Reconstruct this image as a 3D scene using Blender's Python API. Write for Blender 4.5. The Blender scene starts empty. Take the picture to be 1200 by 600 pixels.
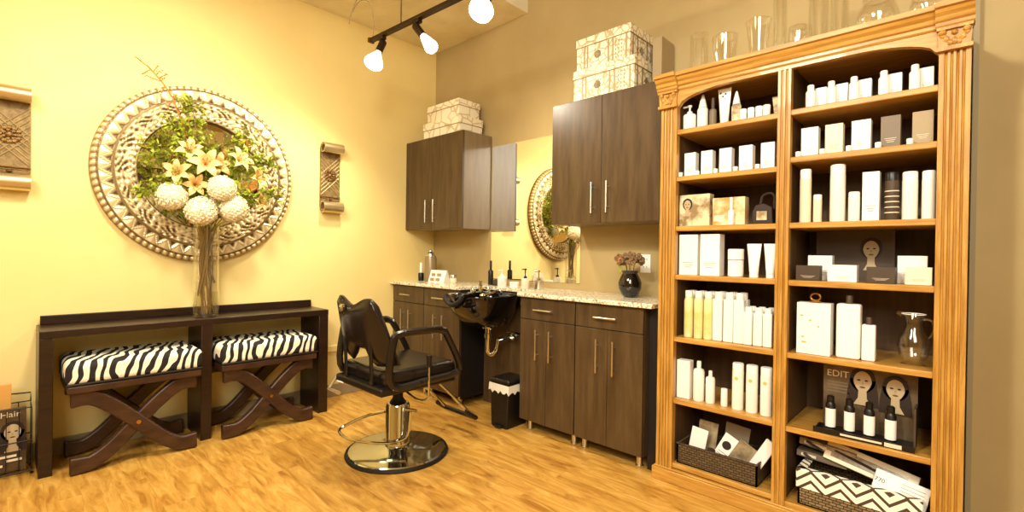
import bpy, bmesh, math, random
from mathutils import Vector, Matrix
random.seed(7)
PI = math.pi
sc = bpy.context.scene
COL = sc.collection

# ------------------------------------------------------------------ materials
def s2l(c):
    return tuple(((v/255)/12.92 if v/255 <= .04045 else ((v/255+.055)/1.055)**2.4) for v in c)+(1,)
def mat(name, rgb, rough=.5, metal=0, var=None, vscale=20, stretch=(1,1,1), bump=0, detail=4, coat=0, spec=.5,
        trans=0, emit=0, ramp=None, ior=1.45):
    m = bpy.data.materials.new(name); m.use_nodes = True
    nt = m.node_tree; b = nt.nodes['Principled BSDF']
    b.inputs['Base Color'].default_value = s2l(rgb)
    b.inputs['Roughness'].default_value = rough
    b.inputs['Metallic'].default_value = metal
    b.inputs['Specular IOR Level'].default_value = spec
    b.inputs['Coat Weight'].default_value = coat
    b.inputs['IOR'].default_value = ior
    b.inputs['Transmission Weight'].default_value = trans
    if emit:
        b.inputs['Emission Color'].default_value = s2l(rgb); b.inputs['Emission Strength'].default_value = emit
    if var or bump:
        tc = nt.nodes.new('ShaderNodeTexCoord'); mp = nt.nodes.new('ShaderNodeMapping')
        mp.inputs['Scale'].default_value = stretch
        nt.links.new(tc.outputs['Object'], mp.inputs['Vector'])
        n = nt.nodes.new('ShaderNodeTexNoise'); n.inputs['Scale'].default_value = vscale
        n.inputs['Detail'].default_value = detail; n.inputs['Roughness'].default_value = .6
        nt.links.new(mp.outputs['Vector'], n.inputs['Vector'])
        if var:
            r = nt.nodes.new('ShaderNodeValToRGB')
            r.color_ramp.elements[0].position = (ramp or (.35,.65))[0]; r.color_ramp.elements[1].position = (ramp or (.35,.65))[1]
            r.color_ramp.elements[0].color = s2l(var); r.color_ramp.elements[1].color = s2l(rgb)
            nt.links.new(n.outputs['Fac'], r.inputs['Fac']); nt.links.new(r.outputs['Color'], b.inputs['Base Color'])
        if bump:
            bp = nt.nodes.new('ShaderNodeBump'); bp.inputs['Strength'].default_value = bump; bp.inputs['Distance'].default_value = .01
            nt.links.new(n.outputs['Fac'], bp.inputs['Height']); nt.links.new(bp.outputs['Normal'], b.inputs['Normal'])
    return m

M = {}
M['wall_yellow'] = mat('wall_yellow', (238,216,144), .75, var=(232,208,134), vscale=1.2, bump=.02)
M['wall_taupe'] = mat('wall_taupe', (180,158,108), .7, var=(172,149,99), vscale=1.5)
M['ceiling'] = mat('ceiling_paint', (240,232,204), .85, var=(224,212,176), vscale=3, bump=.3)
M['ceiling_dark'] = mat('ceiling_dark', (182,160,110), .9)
M['baseboard'] = mat('baseboard_paint', (150,132,100), .6)
M['espresso'] = mat('espresso_wood', (44,26,15), .32, var=(30,17,9), vscale=6, stretch=(1,1,8))
M['espresso_legs'] = mat('bench_wood', (72,46,28), .38, var=(50,30,18), vscale=8, stretch=(3,1,3))
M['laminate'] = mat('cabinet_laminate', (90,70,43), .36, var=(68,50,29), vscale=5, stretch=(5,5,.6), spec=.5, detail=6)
M['laminate_sheen'] = mat('cabinet_side_sheen', (132,114,84), .36, var=(122,103,74), vscale=5, stretch=(5,5,.6), spec=.7)  # paler laminate: glossy reflection on the cabinet sides put into the colour
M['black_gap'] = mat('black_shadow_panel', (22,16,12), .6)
M['steel'] = mat('brushed_steel', (214,210,196), .28, 1)
M['chrome'] = mat('chrome', (206,208,200), .10, 1)
M['granite'] = mat('granite', (236,226,198), .18, var=(150,130,98), vscale=70, detail=3, ramp=(.38,.52))
M['mirror'] = mat('mirror_glass', (250,248,240), .005, 1)
M['oak'] = mat('honey_oak', (202,154,72), .36, var=(164,115,42), vscale=7, stretch=(9,9,.7), detail=6, coat=.2)
M['oak_h'] = mat('honey_oak_horizontal', (204,156,74), .36, var=(170,121,46), vscale=7, stretch=(.7,9,9), detail=6, coat=.2)
M['oak_shade'] = mat('shaded_interior_oak', (98,74,44), .5, var=(80,56,32), vscale=5, stretch=(6,6,.7))  # darker copy of the oak, with the interior's shade painted in
M['vinyl'] = mat('black_vinyl', (26,20,17), .26, spec=.6, bump=.05, vscale=60)
M['black_plastic'] = mat('black_plastic', (22,18,15), .35)
M['black_gloss'] = mat('black_ceramic', (16,12,10), .08, spec=.7, coat=.5)
M['rubber'] = mat('black_rubber', (20,17,15), .6)
M['white'] = mat('white_packaging', (250,247,238), .4)
M['white2'] = mat('white_plastic', (246,242,230), .3)
M['cream'] = mat('cream_card', (240,228,196), .5)
M['greycard'] = mat('grey_card', (120,106,84), .5)
M['tan'] = mat('tan_card', (164,144,106), .5)
M['dark_card'] = mat('dark_card', (72,58,42), .5)
M['ink'] = mat('ink_print', (60,48,36), .6)
M['lightprint'] = mat('light_print', (226,214,188), .6)
M['gold'] = mat('gold_metal', (196,152,78), .3, 1)
M['gold_print'] = mat('gold_print', (222,186,96), .5)
M['champagne'] = mat('champagne_metal', (214,196,152), .32, .9)
M['bronze'] = mat('bronze_metal', (120,92,52), .4, .8, bump=.4, vscale=90)
M['lid'] = mat('liner_plastic', (236,230,214), .35)
M['leaf'] = mat('fern_green', (168,178,44), .6, var=(136,150,34), vscale=25)
M['petal'] = mat('hydrangea_petal', (250,242,214), .6, var=(232,216,164), vscale=40)
M['peach'] = mat('lily_petal', (240,212,146), .5, var=(220,176,104), vscale=30)
M['stem'] = mat('stem_brown', (110,88,46), .6)
M['twig'] = mat('orange_twig', (182,112,36), .6)
M['dried'] = mat('dried_flower', (142,112,72), .8, var=(92,66,40), vscale=60)
M['dried_o'] = mat('dried_orange', (200,112,44), .8)
M['skin'] = mat('printed_skin', (186,166,130), .6)
M['hair'] = mat('printed_hair', (44,30,20), .6)
M['trim_grey'] = mat('grey_trim', (150,136,100), .6)
M['magazine'] = mat('magazine_cover', (92,72,46), .4, var=(52,38,24), vscale=9)
M['photo_box'] = mat('photo_print', (228,212,170), .4, var=(150,124,84), vscale=14, ramp=(.4,.55))
M['photo_box2'] = mat('photo_print_orange', (234,216,172), .4, var=(206,146,72), vscale=9, ramp=(.4,.55))
M['tan_wood'] = mat('tan_board', (222,164,84), .5)
M['bright_lamp'] = mat('lit_bulb', (255,246,222), .3, emit=14)
M['door_dark'] = mat('dark_door', (70,50,34), .5)
M['wax_bag'] = mat('grey_film', (168,152,120), .2, var=(110,92,64), vscale=18)

def glassmat(name, tint, rough=0.02):
    m = bpy.data.materials.new(name); m.use_nodes = True; nt = m.node_tree
    for n in list(nt.nodes): nt.nodes.remove(n)
    o = nt.nodes.new('ShaderNodeOutputMaterial'); mix = nt.nodes.new('ShaderNodeMixShader')
    t = nt.nodes.new('ShaderNodeBsdfTransparent'); g = nt.nodes.new('ShaderNodeBsdfGlossy'); f = nt.nodes.new('ShaderNodeMath'); f.operation = 'MULTIPLY_ADD'; lw = nt.nodes.new('ShaderNodeLayerWeight'); lw.inputs['Blend'].default_value = .35; pw = nt.nodes.new('ShaderNodeMath'); pw.operation = 'POWER'; pw.inputs[1].default_value = 2.2; nt.links.new(lw.outputs['Facing'], pw.inputs[0]); nt.links.new(pw.outputs[0], f.inputs[0]); f.inputs[1].default_value = .7; f.inputs[2].default_value = .09
    t.inputs['Color'].default_value = tint+(1,); g.inputs['Roughness'].default_value = rough
    g.inputs['Color'].default_value = (1,.98,.94,1)
    nt.links.new(f.outputs[0], mix.inputs[0]); nt.links.new(t.outputs[0], mix.inputs[1]); nt.links.new(g.outputs[0], mix.inputs[2])
    nt.links.new(mix.outputs[0], o.inputs[0]); return m
M['glass'] = glassmat('clear_glass', (.975,.975,.96))
M['glass_dark'] = glassmat('stem_water_glass', (.93,.92,.86))
M['film'] = glassmat('clear_film', (.95,.93,.88), .15)

def floor_mat():
    m = bpy.data.materials.new('plank_floor'); m.use_nodes = True; nt = m.node_tree; b = nt.nodes['Principled BSDF']
    N = nt.nodes.new; L = nt.links.new
    tc = N('ShaderNodeTexCoord')
    br = N('ShaderNodeTexBrick'); br.inputs['Scale'].default_value = 1; br.inputs['Brick Width'].default_value = 1.1
    br.inputs['Row Height'].default_value = .125; br.inputs['Mortar Size'].default_value = .0012; br.offset = .37
    br.inputs['Color1'].default_value = (0,0,0,1); br.inputs['Color2'].default_value = (1,1,1,1); br.inputs['Mortar'].default_value = (.1,.1,.1,1)
    br.inputs['Bias'].default_value = 0
    L(tc.outputs['Object'], br.inputs['Vector'])
    mp = N('ShaderNodeMapping'); mp.inputs['Scale'].default_value = (1.6,9,1); L(tc.outputs['Object'], mp.inputs['Vector'])
    add = N('ShaderNodeVectorMath'); add.operation = 'ADD'; L(mp.outputs[0], add.inputs[0])
    sc_ = N('ShaderNodeVectorMath'); sc_.operation = 'SCALE'; sc_.inputs['Scale'].default_value = 7; L(br.outputs['Color'], sc_.inputs[0]); L(sc_.outputs[0], add.inputs[1])
    n1 = N('ShaderNodeTexNoise'); n1.inputs['Scale'].default_value = 2.4; n1.inputs['Detail'].default_value = 6; n1.inputs['Roughness'].default_value = .62
    n1.inputs['Distortion'].default_value = .9; L(add.outputs[0], n1.inputs['Vector'])
    r = N('ShaderNodeValToRGB'); e = r.color_ramp.elements
    e[0].position = .3; e[0].color = s2l((156,104,38)); e[1].position = .72; e[1].color = s2l((224,180,96))
    x = e.new(.43); x.color = s2l((186,136,56)); x = e.new(.55); x.color = s2l((205,157,72))
    L(n1.outputs['Fac'], r.inputs['Fac'])
    mix = N('ShaderNodeMix'); mix.data_type = 'RGBA'; mix.blend_type = 'MULTIPLY'; mix.inputs['Factor'].default_value = .28
    L(r.outputs['Color'], mix.inputs['A']); 
    r2 = N('ShaderNodeValToRGB'); r2.color_ramp.elements[0].color = (.62,.52,.42,1); r2.color_ramp.elements[1].color = (1,1,1,1)
    L(br.outputs['Color'], r2.inputs['Fac']); L(r2.outputs['Color'], mix.inputs['B'])
    L(mix.outputs['Result'], b.inputs['Base Color'])
    b.inputs['Roughness'].default_value = .36; b.inputs['Specular IOR Level'].default_value = .4
    return m
M['floor'] = floor_mat()

def zebra_mat():
    m = bpy.data.materials.new('zebra_fabric'); m.use_nodes = True; nt = m.node_tree; b = nt.nodes['Principled BSDF']
    N = nt.nodes.new; L = nt.links.new
    tc = N('ShaderNodeTexCoord'); mp = N('ShaderNodeMapping'); mp.inputs['Scale'].default_value = (.55,1,.75)
    mp.inputs['Rotation'].default_value = (.35,0,.5)
    L(tc.outputs['Object'], mp.inputs['Vector'])
    w = N('ShaderNodeTexWave'); w.wave_type = 'BANDS'; w.bands_direction = 'Y'
    w.inputs['Scale'].default_value = 7.6; w.inputs['Distortion'].default_value = 6.5; w.inputs['Detail'].default_value = 1.2
    w.inputs['Detail Scale'].default_value = 1.3
    L(mp.outputs[0], w.inputs['Vector'])
    r = N('ShaderNodeValToRGB'); r.color_ramp.interpolation = 'CONSTANT'
    r.color_ramp.elements[0].color = s2l((24,18,14)); r.color_ramp.elements[1].position = .5; r.color_ramp.elements[1].color = s2l((246,236,208))
    L(w.outputs['Fac'], r.inputs['Fac']); L(r.outputs['Color'], b.inputs['Base Color']); b.inputs['Roughness'].default_value = .8
    return m
M['zebra'] = zebra_mat()

def chevron_mat():
    m = bpy.data.materials.new('chevron_fabric'); m.use_nodes = True; nt = m.node_tree; b = nt.nodes['Principled BSDF']
    N = nt.nodes.new; L = nt.links.new
    tc = N('ShaderNodeTexCoord'); sp = N('ShaderNodeSeparateXYZ'); L(tc.outputs['Object'], sp.inputs[0])
    def math_(op, a, b_=None):
        n = N('ShaderNodeMath'); n.operation = op
        for i, v in enumerate((a, b_)):
            if v is None: continue
            if isinstance(v, (int, float)): n.inputs[i].default_value = v
            else: L(v, n.inputs[i])
        return n.outputs[0]
    xs = math_('ADD', sp.outputs['X'], 5.0)
    zig = math_('MULTIPLY', math_('PINGPONG', xs, .055), .85)
    h = math_('SUBTRACT', sp.outputs['Z'], sp.outputs['Y'])
    s = math_('ADD', h, zig)
    s = math_('ADD', s, 5.0)
    f = math_('PINGPONG', s, .021)
    g = math_('GREATER_THAN', f, .0135)
    mx = N('ShaderNodeMix'); mx.data_type = 'RGBA'; L(g, mx.inputs['Factor'])
    mx.inputs['A'].default_value = s2l((250,244,224)); mx.inputs['B'].default_value = s2l((74,58,38))
    L(mx.outputs['Result'], b.inputs['Base Color']); b.inputs['Roughness'].default_value = .8
    return m
M['chevron'] = chevron_mat()

def wicker_mat(name, c1, c2):
    m = bpy.data.materials.new(name); m.use_nodes = True; nt = m.node_tree; b = nt.nodes['Principled BSDF']
    N = nt.nodes.new; L = nt.links.new
    tc = N('ShaderNodeTexCoord'); mp = N('ShaderNodeMapping'); mp.inputs['Rotation'].default_value = (PI/2,0,0)
    L(tc.outputs['Object'], mp.inputs['Vector'])
    br = N('ShaderNodeTexBrick'); br.inputs['Scale'].default_value = 1; br.inputs['Brick Width'].default_value = .026
    br.inputs['Row Height'].default_value = .012; br.inputs['Mortar Size'].default_value = .0022; br.inputs['Mortar Smooth'].default_value = .6
    br.inputs['Color1'].default_value = s2l(c1); br.inputs['Color2'].default_value = s2l(tuple(int(v*.8) for v in c1)); br.inputs['Mortar'].default_value = s2l(c2)
    L(mp.outputs[0], br.inputs['Vector']); L(br.outputs['Color'], b.inputs['Base Color'])
    bp = N('ShaderNodeBump'); bp.inputs['Strength'].default_value = .8; bp.inputs['Distance'].default_value = .004; bp.invert = True
    L(br.outputs['Fac'], bp.inputs['Height']); L(bp.outputs['Normal'], b.inputs['Normal']); b.inputs['Roughness'].default_value = .5
    return m
M['wicker'] = wicker_mat('dark_wicker', (104,84,54), (34,24,14))
M['wicker2'] = wicker_mat('brown_wicker', (150,128,92), (50,36,22))

def damask(name, c1, c2, scale, th):
    m = bpy.data.materials.new(name); m.use_nodes = True; nt = m.node_tree; b = nt.nodes['Principled BSDF']
    N = nt.nodes.new; L = nt.links.new
    tc = N('ShaderNodeTexCoord'); v = N('ShaderNodeTexVoronoi'); v.inputs['Scale'].default_value = scale; v.feature = 'DISTANCE_TO_EDGE'
    n = N('ShaderNodeTexNoise'); n.inputs['Scale'].default_value = scale*2.2; n.inputs['Detail'].default_value = 3
    L(tc.outputs['Object'], v.inputs['Vector']); L(tc.outputs['Object'], n.inputs['Vector'])
    mu = N('ShaderNodeMath'); mu.operation = 'MULTIPLY'; L(v.outputs['Distance'], mu.inputs[0]); L(n.outputs['Fac'], mu.inputs[1])
    r = N('ShaderNodeValToRGB'); r.color_ramp.elements[0].position = th; r.color_ramp.elements[1].position = th+.03
    r.color_ramp.elements[0].color = s2l(c2); r.color_ramp.elements[1].color = s2l(c1)
    L(mu.outputs[0], r.inputs['Fac']); L(r.outputs['Color'], b.inputs['Base Color']); b.inputs['Roughness'].default_value = .55
    return m
M['box_print'] = damask('stamped_paper', (246,238,210), (206,186,144), 9, .004)
M['box_print2'] = damask('patchwork_paper', (240,230,198), (186,162,116), 20, .016)

def relief_mat():
    m = bpy.data.materials.new('embossed_silver'); m.use_nodes = True; nt = m.node_tree; b = nt.nodes['Principled BSDF']
    N = nt.nodes.new; L = nt.links.new
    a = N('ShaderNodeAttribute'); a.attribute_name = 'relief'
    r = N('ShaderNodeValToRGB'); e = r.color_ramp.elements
    e[0].position = .0; e[0].color = s2l((84,62,34)); e[1].position = .8; e[1].color = s2l((240,226,184))  # low relief is coloured dark to paint the shade in the crevices
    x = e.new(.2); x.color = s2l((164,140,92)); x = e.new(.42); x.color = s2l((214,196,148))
    L(a.outputs['Fac'], r.inputs['Fac']); L(r.outputs['Color'], b.inputs['Base Color'])
    b.inputs['Metallic'].default_value = .45; b.inputs['Roughness'].default_value = .36
    return m
M['relief'] = relief_mat()

# ------------------------------------------------------------------ mesh tools
def new(): return bmesh.new()
def box(bm, x0, x1, y0, y1, z0, z1):
    vs = [bm.verts.new((x, y, z)) for x in (x0, x1) for y in (y0, y1) for z in (z0, z1)]
    for f in ((0,1,3,2),(4,6,7,5),(0,4,5,1),(2,3,7,6),(0,2,6,4),(1,5,7,3)):
        bm.faces.new([vs[i] for i in f])
    return vs
def lathe(bm, prof, cx=0, cy=0, seg=24, sx=1, sy=1, cap=True):
    rings = []
    for r, z in prof:
        if r < 1e-5: rings.append([bm.verts.new((cx, cy, z))])
        else: rings.append([bm.verts.new((cx+r*sx*math.cos(2*PI*k/seg), cy+r*sy*math.sin(2*PI*k/seg), z)) for k in range(seg)])
    for a, b in zip(rings, rings[1:]):
        if len(a) == 1 and len(b) == 1: continue
        for k in range(seg):
            k2 = (k+1) % seg
            if len(a) == 1: bm.faces.new((a[0], b[k2], b[k]))
            elif len(b) == 1: bm.faces.new((a[k], a[k2], b[0]))
            else: bm.faces.new((a[k], a[k2], b[k2], b[k]))
    if cap:
        if len(rings[0]) > 1: bm.faces.new(list(reversed(rings[0])))
        if len(rings[-1]) > 1: bm.faces.new(rings[-1])
def tube(bm, pts, r, seg=8, closed=False, flat=1):
    pts = [Vector(p) for p in pts]; n = len(pts); rings = []
    rr = r if isinstance(r, (list, tuple)) else [r]*n
    up = None
    for i, p in enumerate(pts):
        if closed: t = (pts[(i+1) % n]-pts[i-1])
        else: t = pts[min(i+1, n-1)]-pts[max(i-1, 0)]
        t.normalize()
        if up is None:
            up = Vector((0,0,1)) if abs(t.z) < .9 else Vector((1,0,0))
        a = t.cross(up)
        if a.length < 1e-4: a = t.cross(Vector((0,1,0)))
        a.normalize(); b = a.cross(t).normalized(); up = b
        rings.append([bm.verts.new(p+a*rr[i]*math.cos(2*PI*k/seg)+b*rr[i]*flat*math.sin(2*PI*k/seg)) for k in range(seg)])
    m = n if closed else n-1
    for i in range(m):
        A, B = rings[i], rings[(i+1) % n]
        for k in range(seg):
            bm.faces.new((A[k], A[(k+1) % seg], B[(k+1) % seg], B[k]))
    if not closed:
        bm.faces.new(rings[0]); bm.faces.new(list(reversed(rings[-1])))
def smooth_path(pts, n=6, closed=False):
    P = [Vector(p) for p in pts]; out = []; m = len(P)
    rng = range(m) if closed else range(m-1)
    for i in rng:
        if closed: p0, p1, p2, p3 = P[i-1], P[i], P[(i+1) % m], P[(i+2) % m]
        else: p0, p1, p2, p3 = P[max(i-1,0)], P[i], P[i+1], P[min(i+2, m-1)]
        for k in range(n):
            t = k/n
            out.append(.5*((2*p1)+(-p0+p2)*t+(2*p0-5*p1+4*p2-p3)*t*t+(-p0+3*p1-3*p2+p3)*t**3))
    if not closed: out.append(P[-1])
    return out
def prism(bm, poly, axis, a, b):
    """extrude a 2-D outline along an axis; poly coords are the two other axes in order"""
    def P(u, v, w):
        return {'x': (w,u,v), 'y': (u,w,v), 'z': (u,v,w)}[axis]
    A = [bm.verts.new(P(u,v,a)) for u, v in poly]; B = [bm.verts.new(P(u,v,b)) for u, v in poly]
    n = len(poly)
    for i in range(n): bm.faces.new((A[i], A[(i+1) % n], B[(i+1) % n], B[i]))
    bm.faces.new(list(reversed(A))); bm.faces.new(B)
def ico(bm, c, r, sub=2, s=(1,1,1)):
    bmesh.ops.create_icosphere(bm, subdivisions=sub, radius=r, matrix=Matrix.Translation(c) @ Matrix.Diagonal((*s,1)))
def obj(name, bm, m, parent=None, smooth=False, bevel=0, loc=None, seg=2):
    bmesh.ops.recalc_face_normals(bm, faces=bm.faces[:])
    me = bpy.data.meshes.new(name); bm.to_mesh(me); bm.free()
    me.materials.append(M[m] if isinstance(m, str) else m)
    if smooth:
        me.polygons.foreach_set('use_smooth', [True]*len(me.polygons))
        try: me.set_sharp_from_angle(angle=math.radians(40))
        except Exception: pass
    o = bpy.data.objects.new(name, me); COL.objects.link(o)
    if parent: o.parent = parent
    if loc: o.location = loc
    if bevel:
        b = o.modifiers.new('bevel', 'BEVEL'); b.width = bevel; b.segments = seg; b.limit_method = 'ANGLE'
        me.polygons.foreach_set('use_smooth', [True]*len(me.polygons))
        try: me.set_sharp_from_angle(angle=math.radians(40))
        except Exception: pass
        b.harden_normals = False
    return o
def tag(o, label, cat, group=None, kind=None):
    o['label'] = label; o['category'] = cat
    if group: o['group'] = group
    if kind: o['kind'] = kind
    return o
def thing(name, label, cat, loc=(0,0,0), rz=0, group=None):
    o = bpy.data.objects.new(name, None); COL.objects.link(o); o.location = loc; o.rotation_euler = (0,0,rz)
    o.empty_display_size = .05
    return tag(o, label, cat, group)
def struct(name, bm, m, parent=None, **k):
    o = obj(name, bm, m, parent, **k)
    if not parent: o['kind'] = 'structure'
    return o
def dup(root, loc, label=None, rz=None):
    r = root.copy(); COL.objects.link(r); r.location = loc
    if rz is not None: r.rotation_euler = (0,0,rz)
    if label: r['label'] = label
    for ch in list(root.children):
        c = ch.copy(); COL.objects.link(c); c.parent = r
        for g in list(ch.children):
            d = g.copy(); COL.objects.link(d); d.parent = c
    return r
def bx(*a):
    bm = new(); box(bm, *a); return bm
def text(name, s, size, m, parent, loc, rot, depth=.0006, align='LEFT'):
    c = bpy.data.curves.new(name, 'FONT'); c.body = s; c.size = size; c.extrude = depth; c.align_x = align
    c.materials.append(M[m]); o = bpy.data.objects.new(name, c); COL.objects.link(o)
    bpy.context.view_layer.update()
    me = bpy.data.meshes.new_from_object(o.evaluated_get(bpy.context.evaluated_depsgraph_get()))
    bpy.data.objects.remove(o); o = bpy.data.objects.new(name, me); COL.objects.link(o)
    if not me.materials: me.materials.append(M[m])
    o.parent = parent; o.location = loc; o.rotation_euler = rot
    return o

# ------------------------------------------------------------------ setting
ZC = 3.135
XR, YF = 6.6, -6.2
struct('floor', bx(0, XR, YF, 0, -.05, 0), 'floor')
struct('wall_left', bx(-.1, 0, YF, .1, -.05, 3.6), 'wall_yellow')
struct('wall_back', bx(0, XR, 0, .1, -.05, 3.6), 'wall_taupe')
struct('wall_right', bx(XR, XR+.1, YF, .1, -.05, 3.6), 'wall_yellow')
struct('wall_front', bx(-.1, XR+.1, YF-.1, YF, -.05, 3.6), 'wall_yellow')
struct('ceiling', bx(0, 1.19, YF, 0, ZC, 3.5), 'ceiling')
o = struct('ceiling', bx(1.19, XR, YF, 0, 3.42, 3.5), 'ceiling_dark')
struct('baseboard_left', bx(0, .014, YF, -.47, 0, .1), 'baseboard', bevel=.003)
struct('trim_1', bx(0, .012, -1.2, -.5, .37, .42), 'wall_yellow', bevel=.003)
struct('baseboard_back', bx(3.86, XR, -.014, 0, 0, .1), 'baseboard', bevel=.003)
d = struct('door_1', bx(XR-.05, XR, -1.75, -.75, 0, 2.6), 'door_dark', bevel=.004)
bm = new(); tube(bm, [(XR-.1,-1.65,1.0),(XR-.1,-1.55,1.0)], .012); tube(bm, [(XR-.1,-1.65,1.0),(XR-.05,-1.65,1.0)], .012)
obj('door_handle', bm, 'steel', d)

# ------------------------------------------------------------------ console table
t = thing('console_table', 'long dark espresso console table with open bays against the yellow wall', 'table', (0,-1.99,0))
obj('table_top', bx(.016, .335, -.775, .77, .722, .762), 'espresso', t, bevel=.003)
obj('back_ledge', bx(.016, .04, -.76, .77, .762, .812), 'espresso', t, bevel=.003)
for y0, y1 in ((-.775,-.72),(-.05,.01),(.70,.77)):
    obj('leg', bx(.016, .332, y0, y1, 0, .722), 'espresso', t, bevel=.003)

# ------------------------------------------------------------------ zebra benches
def ribbon(bm, pts, w, x0, x1):
    n = len(pts); L, R = [], []
    for i in range(n):
        a = Vector(pts[max(i-1,0)]); b = Vector(pts[min(i+1,n-1)]); d_ = (b-a).normalized(); nn = Vector((-d_.y, d_.x))
        p = Vector(pts[i]); ww = w*(1+.25*abs(2*i/(n-1)-1)**3)
        L.append(p+nn*ww/2); R.append(p-nn*ww/2)
    prism(bm, [tuple(v) for v in L]+[tuple(v) for v in reversed(R)], 'x', x0, x1)
def curve2(s):
    P = [(-.285,.405),(-.2,.40),(-.11,.335),(0,.225),(.11,.11),(.2,.05),(.285,.045)]
    q = smooth_path([(p[0]*s, p[1], 0) for p in P], 5)
    return [(v.x, max(v.y,.047)) for v in q]
b = thing('bench', 'zebra print bench with crossed legs under the left bay of the console', 'bench', (.0,-2.365,0), 0, 'zebra benches under the console')
bm = new(); box(bm, .04, .445, -.30, .30, .435, .475); obj('seat_rail', bm, 'espresso_legs', b, bevel=.006)
bm = new(); box(bm, .035, .45, -.308, .308, .476, .60)
obj('cushion', bm, 'zebra', b, bevel=.035, seg=4)
bm = new()
tube(bm, smooth_path([(.038,-.3,.485),(.447,-.3,.485),(.447,.3,.485),(.038,.3,.485)],1), .006, 6)
obj('piping', bm, 'black_plastic', b)
for x0, x1 in ((.385,.43),(.06,.105)):
    for s in (1, -1):
        bm = new(); off = .0 if s == 1 else .012
        ribbon(bm, curve2(s), .074, x0-off, x1-off); obj('leg', bm, 'espresso_legs', b, bevel=.008)
bm = new(); tube(bm, [(.08,0,.225),(.40,0,.225)], .018); obj('stretcher', bm, 'espresso_legs', b, smooth=True)
bm = new(); tube(bm, [(.40,0,.225),(.434,0,.225)], .011, 12); obj('boss', bm, 'gold', b, smooth=True)
dup(b, (.0,-1.655,0), 'zebra print bench with crossed legs under the right bay of the console')

# ------------------------------------------------------------------ round mirror (left wall)
def ring_mirror():
    t = thing('round_mirror', 'large round mirror in embossed silver frame on the yellow wall', 'mirror', (0,-1.965,1.70))
    bm = new(); R0, R1 = .365, .585; NA, NR = 480, 44
    lay = bm.verts.layers.float.new('relief'); g = []
    for i in range(NR+1):
        u = i/NR; r = R0+(R1-R0)*u; row = []
        for k in range(NA):
            a = 2*PI*k/NA
            prof = .028+.03*math.sin(PI*min(1,u*1.02))**.7
            if u < .10: h = .5+.5*math.cos(a*60)*math.sin(PI*u/.10)
            elif u < .50:
                v = (u-.10)/.40; q = math.sin(a*34+3*math.sin(v*5))*math.sin(v*PI*3+2*math.sin(a*17))
                h = .45+.55*q*math.sin(PI*v)**.4
                h += .25*math.sin(a*73+v*11)*math.sin(v*19)
            elif u < .56: h = .1
            elif u < .82:
                v = (u-.56)/.26; ph = (a*44/(2*PI)) % 1
                tri = 1-abs(2*ph-1); h = .95-1.3*abs(v-tri)*1.2 if v < tri else .35+.5*(v-tri)
            elif u < .86: h = .1
            else:
                v = (u-.86)/.14; h = math.sin(PI*v)*(.55+.45*math.cos(a*90))
            h = max(0, min(1, h))
            x = .012+prof*.9+.012*h if u < .985 else .01
            vtx = bm.verts.new((x, r*math.cos(a), r*math.sin(a))); vtx[lay] = h; row.append(vtx)
        g.append(row)
    for i in range(NR):
        for k in range(NA):
            bm.faces.new((g[i][k], g[i][(k+1)%NA], g[i+1][(k+1)%NA], g[i+1][k]))
    back = [bm.verts.new((.001, R1*math.cos(2*PI*k/NA), R1*math.sin(2*PI*k/NA))) for k in range(NA)]
    inn = [bm.verts.new((.012, R0*math.cos(2*PI*k/NA), R0*math.sin(2*PI*k/NA))) for k in range(NA)]
    for k in range(NA):
        bm.faces.new((g[-1][k], g[-1][(k+1)%NA], back[(k+1)%NA], back[k])); bm.faces.new((g[0][k], inn[k], inn[(k+1)%NA], g[0][(k+1)%NA]))
    obj('frame', bm, 'relief', t, smooth=False)
    bm = new(); lathe(bm, [(0,.008),(.37,.008),(.37,.012),(0,.012)], seg=96)
    bmesh.ops.rotate(bm, verts=bm.verts[:], cent=(0,0,0), matrix=Matrix.Rotation(PI/2,3,'Y'))
    obj('mirror_glass', bm, 'mirror', t)
    bm = new(); tube(bm, [(.022, .368*math.cos(2*PI*k/96), .368*math.sin(2*PI*k/96)) for k in range(96)], .012, 8, True)
    obj('inner_bead', bm, 'bronze', t, smooth=True)
ring_mirror()

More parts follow.
